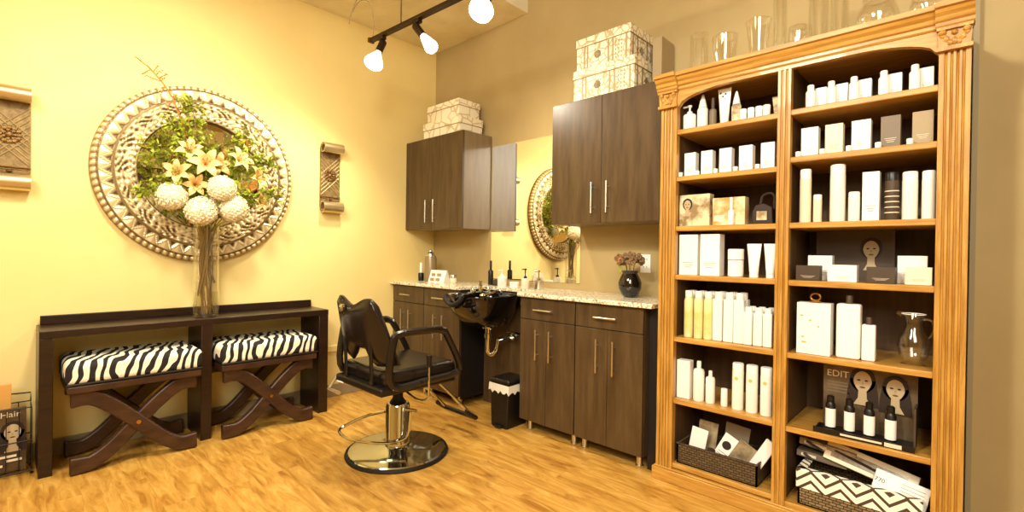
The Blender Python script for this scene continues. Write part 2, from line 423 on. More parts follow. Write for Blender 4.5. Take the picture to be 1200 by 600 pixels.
# ------------------------------------------------------------------ scroll sconces
M['sconce_plate'] = mat('sconce_plate', (150,126,80), .55, .3, var=(110,86,48), vscale=40)
M['relief_plain'] = mat('pale_gilt', (196,176,126), .4, .7)
def sconce(label, loc):
    t = thing('wall_sconce', label, 'wall sconce', loc, 0, 'scroll sconces either side of the round mirror')
    w = .083
    path = []
    for k in range(18):   # top scroll
        a = -PI*1.5+k/17*PI*1.9; r = .028+.02*k/17
    def roll(cz, d, r0):
        bm = new(); pts = []
        for k in range(30):
            a = k/29*2*PI*1.35; r = r0*(1-.38*k/29)
            pts.append((.052-(r)*math.cos(a), cz+d*r*math.sin(a)))
        out = [(p[0], p[1]) for p in pts]; inn = []
        for i, p in enumerate(pts):
            a = Vector(pts[max(i-1,0)]); b_ = Vector(pts[min(i+1,len(pts)-1)]); dd = (b_-a).normalized(); inn.append((p[0]+dd.y*d*-.005*-1*1, p[1]-dd.x*d*.005*-1*-1))
        A = [[bm.verts.new((q[0], s*w, q[1])) for q in out] for s in (-1,1)]
        B = [[bm.verts.new((q[0], s*w, q[1])) for q in inn] for s in (-1,1)]
        for i in range(len(out)-1):
            bm.faces.new((A[0][i],A[0][i+1],A[1][i+1],A[1][i])); bm.faces.new((B[0][i],B[0][i+1],B[1][i+1],B[1][i]))
            bm.faces.new((A[0][i],A[0][i+1],B[0][i+1],B[0][i])); bm.faces.new((A[1][i],A[1][i+1],B[1][i+1],B[1][i]))
        return bm
    obj('scroll', roll(.235, 1, .048), 'champagne', t, smooth=True)
    obj('scroll', roll(-.235, -1, .052), 'champagne', t, smooth=True)
    bm = new(); box(bm, .002, .010, -w, w, -.235, .235)
    o = obj('back_plate', bm, 'sconce_plate', t)
    bm = new()
    for k in range(-3, 9):      # lattice of crossing bars
        for s in (1, -1):
            z0 = -.14+k*.033
            pts = [(.012, -w*.92, z0), (.012, w*.92, z0+s*.15)]
            p = [q for q in pts]
            if s == -1: p = [(.012,-w*.92,z0+.15),(.012,w*.92,z0)]
            if min(p[0][2],p[1][2]) < -.15 or max(p[0][2],p[1][2]) > .2: continue
            tube(bm, p, .0035, 5)
    obj('lattice', bm, 'relief_plain', t)
    bm = new(); ico(bm, (.016,0,.02), .02, 2, (.6,1,1))
    for k in range(12):
        a = 2*PI*k/12; ico(bm, (.015, .038*math.cos(a), .02+.038*math.sin(a)), .014, 1, (.6,1,1))
    for k in range(7):
        a = 2*PI*k/7; ico(bm, (.018, .024*math.cos(a), .02+.024*math.sin(a)), .010, 1, (.6,1,1))
    obj('medallion', bm, 'bronze', t, smooth=True)
    bm = new(); tube(bm, [(.012,-w,-.155),(.012,w,-.155)], .007, 6); tube(bm, [(.04,-w*.9,-.17),(.04,w*.9,-.17)], .005, 6); ico(bm, (.03,0,-.175), .015, 1)
    obj('ledge', bm, 'bronze', t, smooth=True)
M['canister_metal'] = mat('canister_metal', (150,132,98), .35, .3)
M['relief_plain'] = mat('pale_gilt', (196,176,126), .4, .7)
sconce('scrolled metal sconce left of the round mirror, cut by the frame edge', (0,-2.875,1.785))
sconce('scrolled metal sconce between the round mirror and the left upper cabinet', (0,-1.065,1.79))

# ------------------------------------------------------------------ cabinets
def vhandle(parent, x, y, z0, z1):
    bm = new(); tube(bm, [(x,y-.028,z0),(x,y-.028,z1)], .006, 10)
    for z in (z0+.035, z1-.035): tube(bm, [(x,y-.028,z),(x,y,z)], .0045, 8)
    obj('handle', bm, 'steel', parent, smooth=True)
def hhandle(parent, x0, x1, y, z):
    bm = new(); tube(bm, [(x0,y-.028,z),(x1,y-.028,z)], .006, 10)
    for x in (x0+.025, x1-.025): tube(bm, [(x,y-.028,z),(x,y,z)], .0045, 8)
    obj('handle', bm, 'steel', parent, smooth=True)
def base_cabinet(label, x0, x1, hx, legs):
    w = x1-x0
    t = thing('base_cabinet', label, 'cabinet', (x0,0,0), 0, 'dark base cabinets under the granite counter')
    obj('carcass', bx(.002, w-.002, -.44, -.01, .075, .908), 'laminate', t)
    d = obj('drawer', bx(.004, w-.004, -.459, -.441, .762, .902), 'laminate', t, bevel=.0015)
    hhandle(d, hx-x0-.075, hx-x0+.075, -.459, .828)
    for i, (a, b_, h) in enumerate(((.004, w/2-.0015, hx-.055-x0), (w/2+.0015, w-.004, hx+.058-x0))):
        d = obj('door', bx(a, b_, -.459, -.441, .077, .757), 'laminate', t, bevel=.0015)
        vhandle(d, h, -.459, .50, .70)
    for lx in legs:
        bm = new(); lathe(bm, [(.021,0),(.024,.004),(.024,.012),(.018,.014),(.018,.075)], lx-x0, -.40, 16); obj('leg', bm, 'steel', t, smooth=True)
base_cabinet('dark base cabinet in the corner against the yellow wall', .012, .475, .235, (.06,.43))
base_cabinet('dark base cabinet left of the black shampoo bowl', .475, .94, .695, (.52,.89))
base_cabinet('dark base cabinet beside the waste bin, right of the shampoo bowl', 1.575, 2.035, 1.79, (1.63,2.0))
base_cabinet('dark base cabinet standing next to the oak bookcase', 2.035, 2.50, 2.26, (2.08,2.455))
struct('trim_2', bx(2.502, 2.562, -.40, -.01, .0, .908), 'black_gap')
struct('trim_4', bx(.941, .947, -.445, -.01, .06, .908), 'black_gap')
struct('trim_3', bx(.942, 1.573, -.20, -.18, .0, .908), 'laminate')
for (a, b_, hx, lab) in ((.005,.80,.36,'dark two-door wall cabinet in the corner left of the flat mirror'),(1.73,2.515,2.09,'dark two-door wall cabinet between the flat mirror and the oak bookcase')):
    t = thing('upper_cabinet', lab, 'cabinet', (a,0,1.40), 0, 'dark wall cabinets')
    w = b_-a; mid = w*.487 if a < 1 else w*.5
    obj('carcass', bx(0, w, -.311, -.001, 0, .80), 'laminate_sheen', t)
    for (p, q) in ((.0,mid-.0015),(mid+.0015,w)):
        d = obj('door', bx(p, q, -.33, -.312, 0, .80), 'laminate', t, bevel=.0015)
        vhandle(d, (mid-.055 if p == 0 else mid+.055), -.33, .06, .255)

# countertop with the recess for the bowl
bm = new(); prism(bm, [(.0,-.49),(.93,-.49),(.955,-.47),(.965,-.3),(.99,-.265),(1.03,-.25),(1.48,-.25),(1.53,-.265),(1.555,-.3),(1.56,-.48),(1.575,-.49),(2.562,-.49),(2.562,0),(0,0)], 'z', .910, .937)
o = obj('countertop', bm, 'granite', bevel=.004); tag(o, 'speckled cream granite counter running along the base cabinets', 'countertop')
# flat mirror
o = obj('flat_mirror', bx(.812, 1.742, -.006, -.001, .985, 2.11), 'mirror'); tag(o, 'frameless rectangular mirror on the back wall between the wall cabinets', 'mirror')

# ------------------------------------------------------------------ shampoo bowl
t = thing('shampoo_bowl', 'black shampoo bowl with neck rest hung between the base cabinets', 'sink', (1.20,-.46,0))
def bowl_ring(a, b_, z, cy=0, dip=0, seg=48):
    out = []
    for k in range(seg):
        th = 2*PI*k/seg; c, s = math.cos(th), math.sin(th); e = .72
        x = a*math.copysign(abs(c)**e, c); y = b_*math.copysign(abs(s)**e, s)+cy
        dz = -dip*math.exp(-(x/.075)**2) if s < 0 else 0
        out.append((x, y, z+dz*(abs(s)**2)))
    return out
bm = new()
R = [bowl_ring(.06,.07,.655,.06), bowl_ring(.13,.15,.67,.05), bowl_ring(.19,.22,.75,.02), bowl_ring(.215,.25,.83,0,.03), bowl_ring(.225,.262,.885,0,.055),
     bowl_ring(.222,.26,.897,0,.06), bowl_ring(.20,.235,.895,.0,.06), bowl_ring(.185,.22,.86,0,.02), bowl_ring(.16,.19,.76,.02), bowl_ring(.1,.12,.70,.05), bowl_ring(.02,.02,.685,.06)]
V = [[bm.verts.new(p) for p in r] for r in R]
for A, B in zip(V, V[1:]):
    for k in range(48): bm.faces.new((A[k],A[(k+1)%48],B[(k+1)%48],B[k]))
bm.faces.new(V[0]); bm.faces.new(V[-1])
obj('bowl', bm, 'black_gloss', t, smooth=True)
bm = new(); box(bm, -.2,.2,.20,.262,.80,.905); obj('back_deck', bm, 'black_gloss', t, bevel=.015, seg=3)
bm = new(); tube(bm, smooth_path([(-.085,-.272,.905),(-.07,-.285,.865),(0,-.292,.835),(.07,-.285,.865),(.085,-.272,.905)],5), .017, 8, flat=1)
obj('neck_rest', bm, 'rubber', t, smooth=True)
bm = new(); lathe(bm, [(.028,.895),(.028,.905),(.016,.91),(.014,.95),(.022,.955),(.022,.975),(.010,.985),(.0,.985)], -.13, .10, 16)
lathe(bm, [(.022,.895),(.022,.92),(.018,.935),(.0,.935)], -.13, .02, 14); lathe(bm, [(.022,.895),(.022,.92),(.018,.935),(.0,.935)], -.13, .18, 14)
box(bm, -.165,-.10,.0,.2,.893,.902)
tube(bm, smooth_path([(-.13,.10,.92),(-.08,.09,.935),(-.03,.08,.92),(-.02,.08,.90)],4), .009, 8)
obj('faucet', bm, 'chrome', t, smooth=True)
bm = new(); tube(bm, smooth_path([(.09,.10,.90),(.10,.06,.925),(.09,.0,.905),(.06,-.05,.895)],5), .012, 8); ico(bm,(.06,-.06,.89),.022,2)
obj('spray_head', bm, 'chrome', t, smooth=True)
bm = new(); lathe(bm, [(.045,.655),(.045,.64),(.022,.635),(.022,.60),(.03,.598),(.03,.57),(.02,.568),(.02,.49)], .0, .06, 16)
tube(bm, smooth_path([(0,.06,.52),(0,.06,.47),(.02,.075,.445),(.055,.09,.47),(.06,.10,.52)],5), .019, 10)
tube(bm, [(.06,.10,.50),(.06,.10,.55),(.06,.26,.56)], .019, 10)
obj('drain_trap', bm, 'chrome', t, smooth=True)
bm = new(); tube(bm, [(.14,.255,.58),(.14,.20,.58)], .014, 10); tube(bm, [(.14,.20,.58),(.14,.175,.58)], .026, 10); tube(bm, [(.05,.22,.60),(.20,.22,.60)], .010, 8); ico(bm, (.205,.22,.60), .024, 1)
obj('supply_valve', bm, 'chrome', t, smooth=True)

# ------------------------------------------------------------------ waste bin
t = thing('waste_bin', 'black pedal bin with white liner beside the base cabinet', 'bin', (1.462,-.44,0))
bm = new(); prism(bm, [(-.075,0),(.075,0),(.09,.30),(-.09,.30)], 'y', -.10, .10); obj('body', bm, 'black_plastic', t, bevel=.008)
bm = new()
q = []
for k in range(40):
    u = k/40*4; s = int(u); f = u-s; c = [(-.093,-.103),(.093,-.103),(.093,.103),(-.093,.103)]
    a, b_ = c[s], c[(s+1)%4]; q.append((a[0]+(b_[0]-a[0])*f, a[1]+(b_[1]-a[1])*f))
A = [bm.verts.new((x*1.01, y*1.01, .30)) for x, y in q]; B = [bm.verts.new((x*1.04, y*1.04, .245+.012*math.sin(i*2.3))) for i, (x, y) in enumerate(q)]
for k in range(40): bm.faces.new((A[k],A[(k+1)%40],B[(k+1)%40],B[k]))
obj('liner', bm, 'lid', t, smooth=True)
bm = new(); box(bm, -.094,.094,-.104,.104,.302,.335); obj('lid', bm, 'black_plastic', t, bevel=.012)
bm = new(); box(bm, -.035,.035,-.125,-.10,.008,.02); obj('pedal', bm, 'black_plastic', t, bevel=.003)

# ------------------------------------------------------------------ salon chair
t = thing('salon_chair', 'black vinyl hydraulic salon chair on round chrome base', 'chair', (1.325,-1.262,0))
bm = new(); lathe(bm, [(.0,.0),(.298,0),(.302,.008),(.298,.02),(.0,.02)], seg=64); obj('base_rim', bm, 'rubber', t, smooth=True)
bm = new(); lathe(bm, [(.285,.020),(.28,.026),(.2,.034),(.12,.042),(.085,.055),(.0,.055)], seg=64); obj('base_plate', bm, 'chrome', t, smooth=True)
bm = new(); lathe(bm, [(.074,.05),(.076,.07),(.07,.08),(.07,.285),(.062,.30),(.0,.30)], seg=32); obj('pump_column', bm, 'chrome', t, smooth=True)
bm = new(); lathe(bm, [(.05,.30),(.044,.31),(.03,.33),(.03,.42),(0,.42)], seg=24); box(bm, -.11,.11,-.13,.13,.40,.432); obj('mechanism', bm, 'black_plastic', t, smooth=True)
bm = new(); tube(bm, smooth_path([(-.03,-.07,.25),(-.13,-.13,.215),(-.24,-.2,.15),(-.245,-.245,.125),(-.15,-.235,.10),(.0,-.15,.095),(.08,-.07,.10),(.105,.0,.13),(.105,.02,.26)],5), .0085, 8)
tube(bm, [(.075,.0,.275),(.15,.03,.275)], .009, 8)
obj('pump_lever', bm, 'chrome', t, smooth=True)
# seat
bm = new(); box(bm, -.245,.245,-.23,.255,.455,.555); o = obj('seat', bm, 'vinyl', t, bevel=.035, seg=4)
bm = new(); box(bm, -.25,.25,-.27,.24,.43,.475); o = obj('seat_pan', bm, 'black_plastic', t, bevel=.012)
# backrest: curved padded panel with raised corners
bm = new(); NU, NV = 20, 14; F_, B_ = [], []
for i in range(NU+1):
    u = i/NU*2-1; fr, br = [], []
    for j in range(NV+1):
        v = j/NV
        half = .262-.055*v**1.5+.012*math.sin(PI*v)
        top = .925+.022*math.cos((abs(u)-.72)*4.2)-.05*(abs(u)>.82)*((abs(u)-.82)/.18)**2
        lo = .57+.085*max(0,1-(u/.42)**4) if abs(u) < .42 else .57
        z = lo+v*(top-lo)
        bot = .02*(abs(u)**4) if v == 0 else 0
        x = half*u; yb = -.235-.065*v + (.075-.055*v)*u*u
        th = .075*(1-.85*max(abs(u)**6, abs(2*v-1)**6))
        fr.append(bm.verts.new((x, yb+th*.55, z+bot))); br.append(bm.verts.new((x, yb-th*.45, z+bot)))
    F_.append(fr); B_.append(br)
for i in range(NU):
    for j in range(NV):
        bm.faces.new((F_[i][j],F_[i+1][j],F_[i+1][j+1],F_[i][j+1])); bm.faces.new((B_[i][j],B_[i][j+1],B_[i+1][j+1],B_[i+1][j]))
    bm.faces.new((F_[i][0],B_[i][0],B_[i+1][0],F_[i+1][0])); bm.faces.new((F_[i][NV],F_[i+1][NV],B_[i+1][NV],B_[i][NV]))
for j in range(NV):
    bm.faces.new((F_[0][j],F_[0][j+1],B_[0][j+1],B_[0][j])); bm.faces.new((F_[NU][j],B_[NU][j],B_[NU][j+1],F_[NU][j+1]))
bk = obj('backrest', bm, 'vinyl', t, smooth=True)
bm = new(); lathe(bm, [(.022,-.006),(.022,.006),(.012,.012),(0,.012)], seg=16); bmesh.ops.rotate(bm, verts=bm.verts[:], cent=(0,0,0), matrix=Matrix.Rotation(PI/2,3,'X'))
bmesh.ops.translate(bm, verts=bm.verts[:], vec=(-.06,-.333,.885)); box(bm, -.075,-.045,-.337,-.322,.84,.865)
obj('headrest_lock', bm, 'chrome', bk, smooth=True)
bm = new()
for x in (-.14,.14):
    bm = new(); tube(bm, smooth_path([(x,-.15,.45),(x,-.252,.475),(x,-.262,.56),(x,-.27,.72)],5), .014, 8, flat=.6)
    obj('back_bracket', bm, 'black_plastic', t, smooth=True)
bm = new(); tube(bm, [(-.2,-.285,.44),(.06,-.12,.38)], .006, 6); tube(bm, [(-.25,-.26,.46),(-.25,-.31,.39),(-.12,-.31,.39)], .010, 6)
obj('recline_bar', bm, 'steel', t, smooth=True)
for s in (1, -1):
    bm = new()
    tube(bm, smooth_path([(.268*s,-.215,.49),(.272*s,-.215,.71),(.275*s,-.17,.76),(.278*s,.02,.762),(.278*s,.11,.752),(.275*s,.15,.71),(.268*s,.245,.54),(.262*s,.22,.485),(.262*s,.02,.475)],5,True), .021, 8, True)
    a = obj('armrest', bm, 'vinyl', t, smooth=True)
    bm = new()
    box(bm, .255*s-.0, .301*s, -.16,.10,.757,.782); obj('arm_pad', bm, 'vinyl', a, bevel=.011, seg=3)
for s in (1,-1):
    bm = new(); tube(bm, [(.13*s,.16,.445),(.14*s,.47,.145)], .0095, 8)
    obj('footrest_rod', bm, 'chrome', t, smooth=True)
bm = new(); tube(bm, smooth_path([(-.145,.41,.18),(-.16,.47,.14),(-.13,.495,.125),(.13,.495,.125),(.16,.47,.14),(.145,.41,.18)],4), .015, 8); obj('footrest_bar', bm, 'black_plastic', t, smooth=True)
bm = new(); tube(bm, smooth_path([(.11,-.04,.41),(.24,-.04,.38),(.305,-.02,.385),(.315,-.01,.42),(.315,-.01,.57)],4), .006, 8); lv = obj('side_lever', bm, 'chrome', t, smooth=True)
bm = new(); tube(bm, [(.315,-.01,.565),(.315,-.01,.63)], [.012,.016], 10); obj('knob', bm, 'black_plastic', lv, smooth=True)

# ------------------------------------------------------------------ oak bookcase
X0, X1 = 2.578, 3.795; YB, YFr = -.02, -.46
t = thing('bookcase', 'tall honey oak two-bay bookcase with fluted pilasters and carved capitals', 'bookcase', (0,0,0))
obj('side_panel', bx(X0+.008, 2.668, -.425, YB, .06, 2.08), 'oak_shade', t)
obj('side_panel', bx(3.708, X1-.008, -.425, YB, .06, 2.08), 'oak_shade', t)
obj('divider', bx(3.16, 3.20, -.425, YB, .09, 2.08), 'oak_shade', t)
obj('back_panel', bx(2.66, 3.72, -.034, -.02, .06, 2.08), 'oak_shade', t)
struct('trim_5', bx(3.80, 3.818, -.05, 0, 0, 3.42), 'trim_grey')
obj('top_panel', bx(X0, X1, -.455, YB, 2.08, 2.138), 'oak_h', t)
def pilaster(x0, x1, flutes):
    w = x1-x0; n = flutes; pts = [(x0,-.425),(x0,-.462)]
    m = w*.13
    for k in range(n):
        a = x0+m+(w-2*m)*k/n; b_ = x0+m+(w-2*m)*(k+1)/n; g = (b_-a)*.22
        for q in range(7):
            th = PI*q/6; pts.append(((a+b_)/2-((b_-a)/2-g)*math.cos(th), -.462+.009*math.sin(th)))
    pts += [(x1,-.462),(x1,-.425)]
    bm = new(); prism(bm, pts, 'z', .07, 2.0 if flutes > 2 else 2.075); return bm
obj('pilaster', pilaster(X0+.006, 2.672, 4), 'oak', t); obj('pilaster', pilaster(3.153, 3.206, 2), 'oak', t); obj('pilaster', pilaster(3.705, X1, 4), 'oak', t)
ZL = (1.864,1.618,1.356,1.10,.772,.445,.105); ZR = (1.868,1.653,1.357,1.098,.770,.437,.095)
for zs, a, b_ in ((ZL,2.669,3.159),(ZR,3.201,3.707)):
    for z in zs:
        bm = new(); box(bm, a, b_, -.452, -.036, z-.026, z); obj('shelf', bm, 'oak_h', t, bevel=.004)
# arch panel
bm = new(); pts = [(2.672,2.082)]; 
for k in range(41):
    x = 2.672+(3.705-2.672)*k/40; e = min(x-2.672, 3.705-x); dz = 0
    if e < .27: dz = (1-math.sqrt(max(0,1-(1-e/.27)**2)))*.075
    pts.append((x, 2.052-dz))
pts.append((3.705,2.082))
prism(bm, pts, 'y', -.461, -.43); obj('arch_panel', bm, 'oak_h', t)
# cornice profile extruded along x
prof = [(-.43,2.068),(-.464,2.068),(-.47,2.075),(-.47,2.086),(-.478,2.092),(-.482,2.106),(-.492,2.116),(-.498,2.128),(-.51,2.132),(-.512,2.150),(-.43,2.150)]
bm = new(); prism(bm, prof, 'x', 2.66, 3.70); obj('cornice', bm, 'oak_h', t)
for a, b_ in ((X0-.004,2.678),(3.698,X1+.004)):
    bm = new(); prism(bm, [(y-.018, z) if y < -.44 else (y, z) for y, z in prof], 'x', a-.004, b_+.004)
    c = obj('cornice_block', bm, 'oak_h', t)
    bm = new(); w = b_-a; mx = (a+b_)/2
    prism(bm, [(a+.006,1.99),(b_-.006,1.99),(b_-.002,2.065),(a+.002,2.065)], 'y', -.474, -.43)
    box(bm, a, b_, -.482, -.43, 1.982, 1.996); box(bm, a, b_, -.486, -.43, 2.058, 2.068)
    for s in (-1,1):
        for k in range(3):
            ico(bm, (mx+s*(.012+k*.011), -.476, 2.01+k*.016), .012, 1, (.8,.6,1.1))
        ico(bm, (mx+s*.034, -.478, 2.05), .012, 2)
    ico(bm, (mx,-.478,2.015), .012, 1, (.8,.6,1.3)); ico(bm, (mx,-.478,2.045), .011, 1)
    obj('capital', bm, 'oak', t, smooth=True)
bm = new(); box(bm, X0-.012, X1+.004, -.475, YB, .0, .066); obj('plinth', bm, 'oak_h', t, bevel=.004)
bm = new(); box(bm, X0, X1, -.468, YB, .066, .074); obj('plinth_molding', bm, 'oak_h', t, bevel=.003)

# ------------------------------------------------------------------ product builders (origin at base centre)
def carton(label, cat, group, loc, w, d, h, m='white', marks=True, rz=0, name='product_box', lines=(0,)):
    t = thing(name, label, cat, loc, rz, group)
    obj('carton', bx(-w/2, w/2, -d/2, d/2, 0, h), m, t, bevel=.0015)
    if marks:
        bm = new()
        for k in range(3):
            ww = w*(.30-.06*k); z = h*(.30-.055*k); box(bm, -ww, ww, -d/2-.0006, -d/2+.0004, z, z+h*.014)
        obj('print', bm, 'tan' if m in ('white','cream','white2') else 'lightprint', t)
    return t
def bottle(label, group, loc, r, h, m='white2', capm='white2', neck=.72, capr=.45, kind='round', name='bottle', cat='bottle', shape=1, rz=0, sy=1):
    t = thing(name, label, cat, loc, rz, group); zb = h*neck
    bm = new()
    if kind == 'square':
        box(bm, -r, r, -r*sy, r*sy, 0, zb); obj('body', bm, m, t, bevel=r*.22, seg=3)
    else:
        lathe(bm, [(r*.94,0),(r,.006),(r,zb*.9),(r*.85,zb*.97),(r*capr*.9,zb),(0,zb)], seg=20, sy=sy); obj('body', bm, m, t, smooth=True)
    if kind == 'pump':
        bm = new(); lathe(bm, [(r*.42,zb),(r*.42,zb+h*.09),(r*.15,zb+h*.10),(r*.15,h*.93)], seg=12)
        lathe(bm, [(r*.35,h*.93),(r*.35,h),(0,h)], seg=12); tube(bm, [(0,0,h*.965),(-r*1.0,-r*.2,h*.95)], r*.14, 6)
        obj('pump', bm, capm, t, smooth=True)
    elif kind == 'cone':
        bm = new(); lathe(bm, [(r*.8,zb),(r*.55,zb+(h-zb)*.45),(r*.22,h*.97),(0,h)], seg=16); obj('cap', bm, capm, t, smooth=True)
    else:
        bm = new(); rc = r*capr; lathe(bm, [(rc,zb),(rc,h-.003),(rc*.9,h),(0,h)], seg=16); obj('cap', bm, capm, t, smooth=True)
    return t
def can(label, group, loc, r, h, m='white2', capm='white', name='spray_can', cat='can', split=.82):
    t = thing(name, label, cat, loc, 0, group)
    bm = new(); lathe(bm, [(r*.95,0),(r,.004),(r,h*split),(0,h*split)], seg=24); obj('body', bm, m, t, smooth=True)
    bm = new(); lathe(bm, [(r*.97,h*split+.0005),(r*.97,h-.004),(r*.88,h),(0,h)], seg=24); obj('cap', bm, capm, t, smooth=True)
    return t
def squeeze(label, group, loc, w, h, m='white', dots=False):
    t = thing('squeeze_tube', label, 'tube', loc, 0, group)
    bm = new(); NR = 8; rings = []
    for j in range(NR+1):
        v = j/NR; a = w/2*(.62+.38*v); b_ = w/2*(.62*(1-v)+.03)
        rings.append([bm.verts.new((a*math.cos(2*PI*k/20), b_*math.sin(2*PI*k/20), h*.14+v*h*.86)) for k in range(20)])
    for A, B in zip(rings, rings[1:]):
        for k in range(20): bm.faces.new((A[k],A[(k+1)%20],B[(k+1)%20],B[k]))
    bm.faces.new(rings[0]); bm.faces.new(rings[-1]); obj('body', bm, m, t, smooth=True)
    bm = new(); lathe(bm, [(w*.30,0),(w*.31,h*.135),(0,h*.135)], seg=20); obj('cap', bm, m, t, smooth=True)
    if dots:
        bm = new()
        for (x, z) in ((-.28,.88),(.1,.84),(.05,.70),(-.1,.78)):
            box(bm, x*w-.004, x*w+.004, -w*.12, -w*.06, z*h-.004, z*h+.004)
        obj('print', bm, 'ink', t)
    return t
def jar(label, group, loc, r, h, m='white', lidm='white'):
    t = thing('cream_jar', label, 'jar', loc, 0, group)
    bm = new(); lathe(bm, [(r*.9,0),(r,.004),(r,h*.6),(0,h*.6)], seg=20); obj('body', bm, m, t, smooth=True)
    bm = new(); lathe(bm, [(r*1.03,h*.62),(r*1.03,h-.003),(r*.95,h),(0,h)], seg=20); obj('lid', bm, lidm, t, smooth=True)
    return t
def face(parent, cx, y, cz, s, hat=False):
    """flat printed portrait on a card: hair, oval face, eyes, nose, mouth, neck (rim facing -y)"""
    def disc(n, x, z, rx, rz_, yy, m, tp=0):
        bm = new(); k = 24
        vs = [bm.verts.new((x+rx*math.cos(2*PI*i/k)*(1-tp*max(0,-math.sin(2*PI*i/k))), yy, z+rz_*math.sin(2*PI*i/k))) for i in range(k)]
        ws = [bm.verts.new((v.co.x, yy+.0004, v.co.z)) for v in vs]
        bm.faces.new(vs); bm.faces.new(list(reversed(ws)))
        for i in range(k): bm.faces.new((vs[i], vs[(i+1)%k], ws[(i+1)%k], ws[i]))
        return obj(n, bm, m, parent)
    e = .0007
    disc('hair_print', cx, cz+s*.10, s*.52, s*.62, y-e, 'hair')
    if not hat:
        bm = new(); prism(bm, [(cx-s*.52,cz+s*.12),(cx+s*.52,cz+s*.12),(cx+s*.62,cz-s*.5),(cx+s*.66,cz-s*1.2),(cx-s*.66,cz-s*1.2),(cx-s*.62,cz-s*.5)], 'y', y-e, y-.0002); obj('hair_print', bm, 'hair', parent)
    bm = new(); prism(bm, [(cx-s*.16,cz-s*.3),(cx+s*.16,cz-s*.3),(cx+s*.18,cz-s*.8),(cx+s*.36,cz-s*1.15),(cx-s*.36,cz-s*1.15),(cx-s*.18,cz-s*.8)], 'y', y-2*e, y-e-.0001); obj('neck_print', bm, 'skin', parent)
    disc('face_print', cx, cz, s*.37, s*.53, y-3*e, 'skin', .28)
    bm = new(); prism(bm, [(cx-s*.40,cz+s*.05),(cx-s*.30,cz+s*.42),(cx+s*.02,cz+s*.60),(cx+s*.30,cz+s*.44),(cx+s*.40,cz+s*.05),(cx+s*.44,cz+s*.5),(cx,cz+s*.74),(cx-s*.44,cz+s*.5)], 'y', y-3.6*e, y-3.2*e); obj('hair_print', bm, 'hair', parent)
    for q in (-1,1):
        disc('eye_print', cx+q*s*.15, cz+s*.08, s*.075, s*.04, y-4*e, 'hair')
    disc('mouth_print', cx, cz-s*.26, s*.12, s*.045, y-4*e, 'bronze')
    disc('nose_print', cx, cz-s*.07, s*.04, s*.08, y-4*e, 'tan')

YS = -.385
# ---- right bay, top shelf: five pairs bottle + carton
z = ZR[0]+.0005
ordn = ['leftmost','second','middle','fourth','rightmost']
for i, (a, b_, c) in enumerate(((3.251,3.290,3.324),(3.331,3.368,3.402),(3.413,3.450,3.485),(3.515,3.551,3.586),(3.614,3.650,3.685))):
    bottle('small white capped bottle, %s of five on the top shelf of the right bay' % ordn[i], 'white bottles on the top right shelf', ((a+b_)/2, YS-.015, z), (b_-a)/2*1.02, .106, neck=.78, capr=.7)
    carton('white carton behind the %s bottle on the top shelf of the right bay' % ordn[i], 'box', 'white cartons on the top right shelf', ((b_+c)/2-.003, YS+.03, z), (c-b_)*1.35, .03, .098)
# ---- second shelf
z = ZR[1]+.0005
for i, (a, b_, m, n) in enumerate(((3.235,3.302,'white','leftmost white'),(3.328,3.394,'cream','cream'),(3.425,3.492,'white','middle white'),(3.525,3.590,'greycard','dark grey'),(3.626,3.691,'tan','tan'))):
    carton('%s product carton on the second shelf of the right bay' % n, 'box', 'cartons on the second right shelf', ((a+b_)/2, YS+.01, z), b_-a, .045, .134, m)
    jar('tiny white jar in front of the %s carton, second right shelf' % n, 'tiny jars on the second right shelf', (a-.004, YS-.042, z), .011, .024)
# ---- third shelf
z = ZR[2]+.0005; g = 'hair sprays on the third right shelf'
can('tall slim pale can, leftmost on the third shelf of the right bay', g, (3.254,YS,z), .023, .243, 'cream')
can('short slim white can beside the leftmost tall can, third right shelf', g, (3.302,YS,z), .017, .125, 'cream')
can('tallest white spray can standing between two short cans, third right shelf', g, (3.377,YS,z), .029, .25)
can('short white can right of the tallest can, third right shelf', g, (3.437,YS,z), .021, .127)
carton('tall white carton in the middle of the third right shelf', 'box', None, (3.497,YS,z), .058, .05, .205)
t = can('dark glass can with pale print on the third right shelf', g, (3.565,YS,z), .024, .198, 'dark_card','black_plastic')
bm = new()
for k in range(5): lathe(bm, [(.0244,.03+k*.022),(.0244,.034+k*.022)], seg=20, cap=False)
obj('print', bm, 'lightprint', t)
can('wide white can right of the dark can, third right shelf', g, (3.622,YS,z), .0255, .194)
can('wide white can against the right pilaster, third right shelf', g, (3.680,YS,z), .022, .192)
# ---- fourth shelf
z = ZR[3]+.0005; g = 'small cartons on the fourth right shelf'
carton('small dark brown carton at the left of the fourth right shelf', 'box', g, (3.275,YS-.01,z), .094, .05, .067, 'dark_card')
carton('small white carton left of the portrait card, front row', 'box', g, (3.403,YS-.01,z), .105, .05, .072)
carton('small dark brown carton in front of the portrait card', 'box', g, (3.536,YS-.01,z), .095, .05, .067, 'dark_card')
carton('small cream carton against the right pilaster, fourth shelf', 'box', g, (3.655,YS-.01,z), .082, .05, .070, 'cream')
carton('taller white carton behind the left dark carton, fourth right shelf', 'box', g, (3.305,-.31,z), .095, .05, .112)
carton('taller white carton behind the cream carton, fourth right shelf', 'box', g, (3.630,-.31,z), .095, .05, .115)
t = thing('portrait_card', 'dark display card with printed portrait behind the small cartons', 'sign', (3.43,-.18,z))
obj('card', bx(-.17,.13,-.002,.002,0,.232), 'dark_card', t); face(t, .045,-.0025,.140,.080, True)
